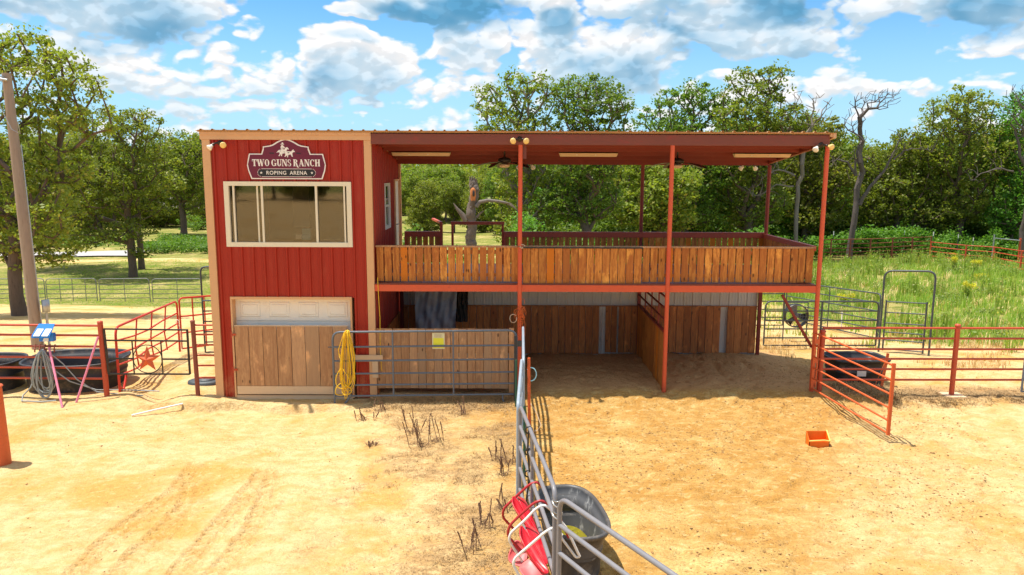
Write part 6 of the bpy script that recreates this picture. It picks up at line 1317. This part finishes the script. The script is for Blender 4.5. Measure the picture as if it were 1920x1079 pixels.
for x_, y_, h_ in zip(X, Y, hw):
    for k in range(3): cl.append((x_+rng.normal()*.08, y_+rng.normal()*.08, hz1(x_, y_)+h_*(.2+.33*k)))
V, Fc = leaves(np.array(cl), np.full(len(cl), .22), 9, .11, rng, up=.4, flat=1.); tag(mesh_obj('leafy_weeds', V, Fc, MT['weed']), 'leafy green weed stems among the field grass', 'weeds', None, 'stuff')
X, Y = field(3400, 6, 44, 4.5, 42, lambda x, y: fr(x, y)*sstep(fbm(x, y, 2.6, 3, 28), -.05, .25)); blades('dry_field_grass', 'tan dry grass in patches between the green weeds', X, Y, .2+.3*rng.random(len(X)), 14, 'dryweed', .16, .013, 73, .5)
X, Y = field(330, 6, 44, 5.5, 43, lambda x, y: fr(x, y)*sstep(fbm(x, y, 3.4, 3, 27), -.2, .2)); bc = []; br = []
for x_, y_ in zip(X, Y):
    R_ = rng.uniform(.35, .85)
    for k in range(7): bc.append((x_+rng.normal()*R_*.55, y_+rng.normal()*R_*.55, hz1(x_, y_)+R_*rng.uniform(.1, .75))); br.append(R_*.42)
V, Fc = leaves(np.array(bc), np.array(br), 34, .085, rng, up=.6, flat=.9); tag(mesh_obj('weed_bushes', V, Fc, MT['weed2']), 'rounded grey-green weed bushes scattered through the right field', 'weeds', None, 'stuff')
X, Y = field(9000, -34, -5.5, 22, 50, lambda x, y: .9*sstep(x, -6, -8)*sstep(y+fbm(x, y, 3, 3, 5)*3, 22, 27)); blades('lawn_grass', 'short yellow-green grass of the lawn behind the grey panels', X, Y, .05+.06*rng.random(len(X)), 7, 'weed', .18, .016, 74, .6)
X, Y = field(2500, -9, 10, 8, 60, lambda x, y: .8+0*x); blades('back_grass', 'grass of the meadow behind the building', X, Y, .15+.2*rng.random(len(X)), 9, 'weed', .2, .016, 75, .5)
X, Y = field(700, 6.5, 15, 1.5, 8, lambda x, y: .75*sstep(fbm(x, y, 1.6, 3, 33), -.1, .3)*sstep(y, 1.2, 2.4)); blades('dry_grass', 'dry tan grass round the grey gates at the right', X, Y, .10+.22*rng.random(len(X)), 26, 'dryweed', .10, .006, 76, .6)
# yellow flowering weeds one can count
for i, (bx, by, hp, lb) in enumerate(((1787, 512, 30, 'yellow flowering weed before the slanting orange fence at the right'), (1810, 566, 36, 'yellow-topped weed right of the arched grey gate frame'), (1828, 513, 24, 'slim yellow-flowered stem right of the yellow weed by the orange fence'), (1585, 575, 22, 'yellow-green flowering weed just above the grey six-rail gate'), (1838, 527, 12, 'small yellow flower clump in the weeds under the orange fence'), (1790, 490, 14, 'tiny yellow flower tuft by the far fence corner'))):
    g_ = np.array(G(bx, by)); s = ((g_-CAMP) @ AF)/F; h = hp*s; t = thing('yellow_flowering_weed', lb, 'weed', tuple(g_)); r_ = np.random.default_rng(200+i)
    m2 = MB(); heads = []
    for k in range(7): e = V3(g_)+Vector((r_.normal()*.13, r_.normal()*.1, h*(.75+.25*r_.random()))); m2.tube([V3(g_), V3(g_).lerp(e, .5)+Vector((r_.normal()*.02, 0, 0)), e], [.012, .009, .005], 4); heads.append(tuple(e))
    m2.build('stem', MT['leaf4'] if False else MT['weed'], t); [mesh_obj('flower_head', *leaves(np.array([h__]), np.array([.14]), 60, .05, r_, flat=.9), MT['yelflower'], t) for h__ in heads]
    V, Fc = leaves(np.array([tuple(V3(g_)+Z*h*f) for f in (.2, .35, .5, .62)]), np.full(4, .2), 40, .09, r_, flat=.9); mesh_obj('foliage', V, Fc, MT['weed'], t)
# dead weeds on the sand left of the near fence
def dead_weed(bx, by, hp, n, lb, seed, spread=.16, heads=True):
    g_ = np.array(G(bx, by)); s = ((g_-CAMP) @ AF)/F; h = hp*s; r_ = random.Random(seed); m2 = MB()
    for k in range(n):
        b = V3(g_)+Vector((r_.gauss(0, spread*.5), r_.gauss(0, spread*.5), -.03)); hh = h*r_.uniform(.45, 1); e = b+Vector((r_.gauss(0, .12)*hh*2, r_.gauss(0, .1)*hh*2, hh)); m = b.lerp(e, .5)+Vector((r_.gauss(0, .012), 0, 0)); m2.tube([b, m, e], [.006, .006, .004], 5)
        if heads:
            for i in range(9): f = .5+.5*i/8; c = b.lerp(m, f*2) if f < .5 else m.lerp(e, (f-.5)*2); m2.lathe([(0, -.018), (.010, -.006), (.009, .008), (0, .02)], (c.x+r_.gauss(0, .003), c.y, c.z), 6)
        for i in range(2): c = b.lerp(e, r_.uniform(.1, .6)); q = c+Vector((r_.gauss(0, .08), r_.gauss(0, .06), r_.uniform(-.02, .06))); m2.tube([c, q], [.004, .0015], 4)
    for k in range(26): b = V3(g_)+Vector((r_.gauss(0, .05), r_.gauss(0, .05), -.01)); a_ = r_.uniform(0, 6.28); L_ = r_.uniform(.06, .19); m2.tube([b, b+Vector((math.cos(a_)*L_*.5, math.sin(a_)*L_*.5, L_*.55)), b+Vector((math.cos(a_)*L_*1.1, math.sin(a_)*L_*1.1, L_*.45))], [.0032, .0026, .001], 3)
    tag(m2.build('dead_weed', MT['drystalk'], loc=tuple(g_)), lb, 'weed', 'dead weeds on the sand')
for i, a in enumerate(((796, 838, 82, 7, 'tallest clump of dark dead weed stalks, in front of the long grey gate'), (775, 812, 60, 4, 'thin dead stalks just left of the tallest clump'), (822, 828, 55, 4, 'thin dead stalks just right of the tallest clump'), (680, 788, 30, 6, 'low dead weed on the sand below the yellow rope'), (868, 778, 38, 4, 'dead weed close under the right half of the long grey gate'), (712, 772, 22, 4, 'small dead tuft under the first stay of the long grey gate'), (940, 862, 50, 4, 'dead stalks left of the edge-on panel, the left of two'), (956, 868, 62, 3, 'dead stalks left of the edge-on panel, the right of two'), (945, 892, 42, 5, 'short bent dead stalks left of the green steel post'), (882, 1030, 85, 5, 'lone tall dead stalk clump at the lower left of the red chairs'), (908, 985, 60, 6, 'bushy dead weed left of the red chairs'), (943, 955, 50, 5, 'dead weed just above the red chairs'), (700, 835, 16, 5, 'flat dark dead tuft on the sand left of the tallest clump'))):
    dead_weed(*a, 300+i)
fd = lambda x, y: sstep(x+fbm(x, y, 1.5, 3, 41)*1.2, -3.6, -1.2)*sstep(x, .0, -.15)*(.10+.9*sstep(fbm(x, y, 1.0, 3, 42), -.05, .3))
X, Y = field(9000, -4.2, 0, -9.4, .3, fd); blades('dry_straw', 'thin dry straw and withered grass on the sand left of the near fence', X, Y, .03+.07*rng.random(len(X)), 16, 'drygrass', .10, .0034, 77, 1.05)
X, Y = field(950, -4.2, -.1, -8.8, .3, fd); blades('brown_tufts', 'small brown withered tufts on the sand left of the near fence', X, Y, .05+.10*rng.random(len(X)), 34, 'drygrass', .06, .0036, 78, .85)
X, Y = field(420, -3.1, 0, -.8, -.15, lambda x, y: .9+0*x); blades('gate_straw', 'dry grass under the long grey gate', X, Y, .05+.10*rng.random(len(X)), 20, 'drygrass', .07, .004, 79, .9)
def fh(x, y): return np.exp(-((y-.20+.12*np.sin(x*3))/.32)**2)*sstep(x, 6.4, 6.9)*(.25+.75*sstep(fbm(x, y, .8, 3, 43), -.15, .2))
X, Y = field(5500, 6.3, 13.5, -.7, 1.2, fh); blades('hay_litter', 'brown trampled hay and dead grass along the foot of the right fence', X, Y, .04+.09*rng.random(len(X)), 32, 'drygrass', .07, .0050, 80, .95)
X, Y = field(300, 6.6, 8.2, -.5, .6, lambda x, y: np.exp(-((x-7.4)/.6)**2-((y-.1)/.3)**2)); blades('hay_pile', 'small heap of green-brown hay in front of the black rectangular tank', X, Y, .10+.20*rng.random(len(X)), 44, 'drygrass', .09, .005, 81, .9)
X, Y = field(900, .1, 7.2, 2.6, 3.3, lambda x, y: .8+0*x); blades('stall_litter', 'dark litter along the back wall of the stalls', X, Y, .03+.05*rng.random(len(X)), 12, 'hay', .08, .004, 82, 1.5)
# crumbs and clods
rng = np.random.default_rng(91); n = 60000
X = rng.uniform(-9, 12.5, n); Y = rng.uniform(-10.5, 3.2, n); k = (.07+.93*sstep(X, -.2, .4)*sstep(X-.3*Y, 10.5, 7.5))*(.15+.85*sstep(fbm(X, Y, 1.3, 3, 44), -.15, .35)) > rng.random(n); X, Y = X[k], Y[k]; n = len(X)
s = (.005+.014*rng.random(n)**4)[:, None]; base = np.array([(1, 0, 0), (-1, 0, 0), (0, 1, 0), (0, -1, 0), (0, 0, .55), (0, 0, -.4)], float)
V = (base[None]*(.6+.8*rng.random((n, 6, 1))))*s[:, None]; a = rng.random(n)*6.28; ca, sa = np.cos(a)[:, None], np.sin(a)[:, None]; V = np.stack([V[..., 0]*ca*1.5-V[..., 1]*sa, V[..., 0]*sa*1.5+V[..., 1]*ca, V[..., 2]], 2)
V += np.stack([X, Y, H(X, Y)+.002], 1)[:, None]; tri = np.array([(0, 2, 4), (2, 1, 4), (1, 3, 4), (3, 0, 4), (2, 0, 5), (1, 2, 5), (3, 1, 5), (0, 3, 5)]); Fc = (np.arange(n)[:, None, None]*6+tri[None]).reshape(-1, 3)
tag(mesh_obj('dirt_clods', V.reshape(-1, 3), Fc, MT['clod']), 'small brown clods and dung crumbs scattered over the orange sand', 'clods', None, 'stuff')
C.cycles.max_bounces = 7; C.cycles.diffuse_bounces = 4; C.cycles.transparent_max_bounces = 6; C.cycles.glossy_bounces = 3
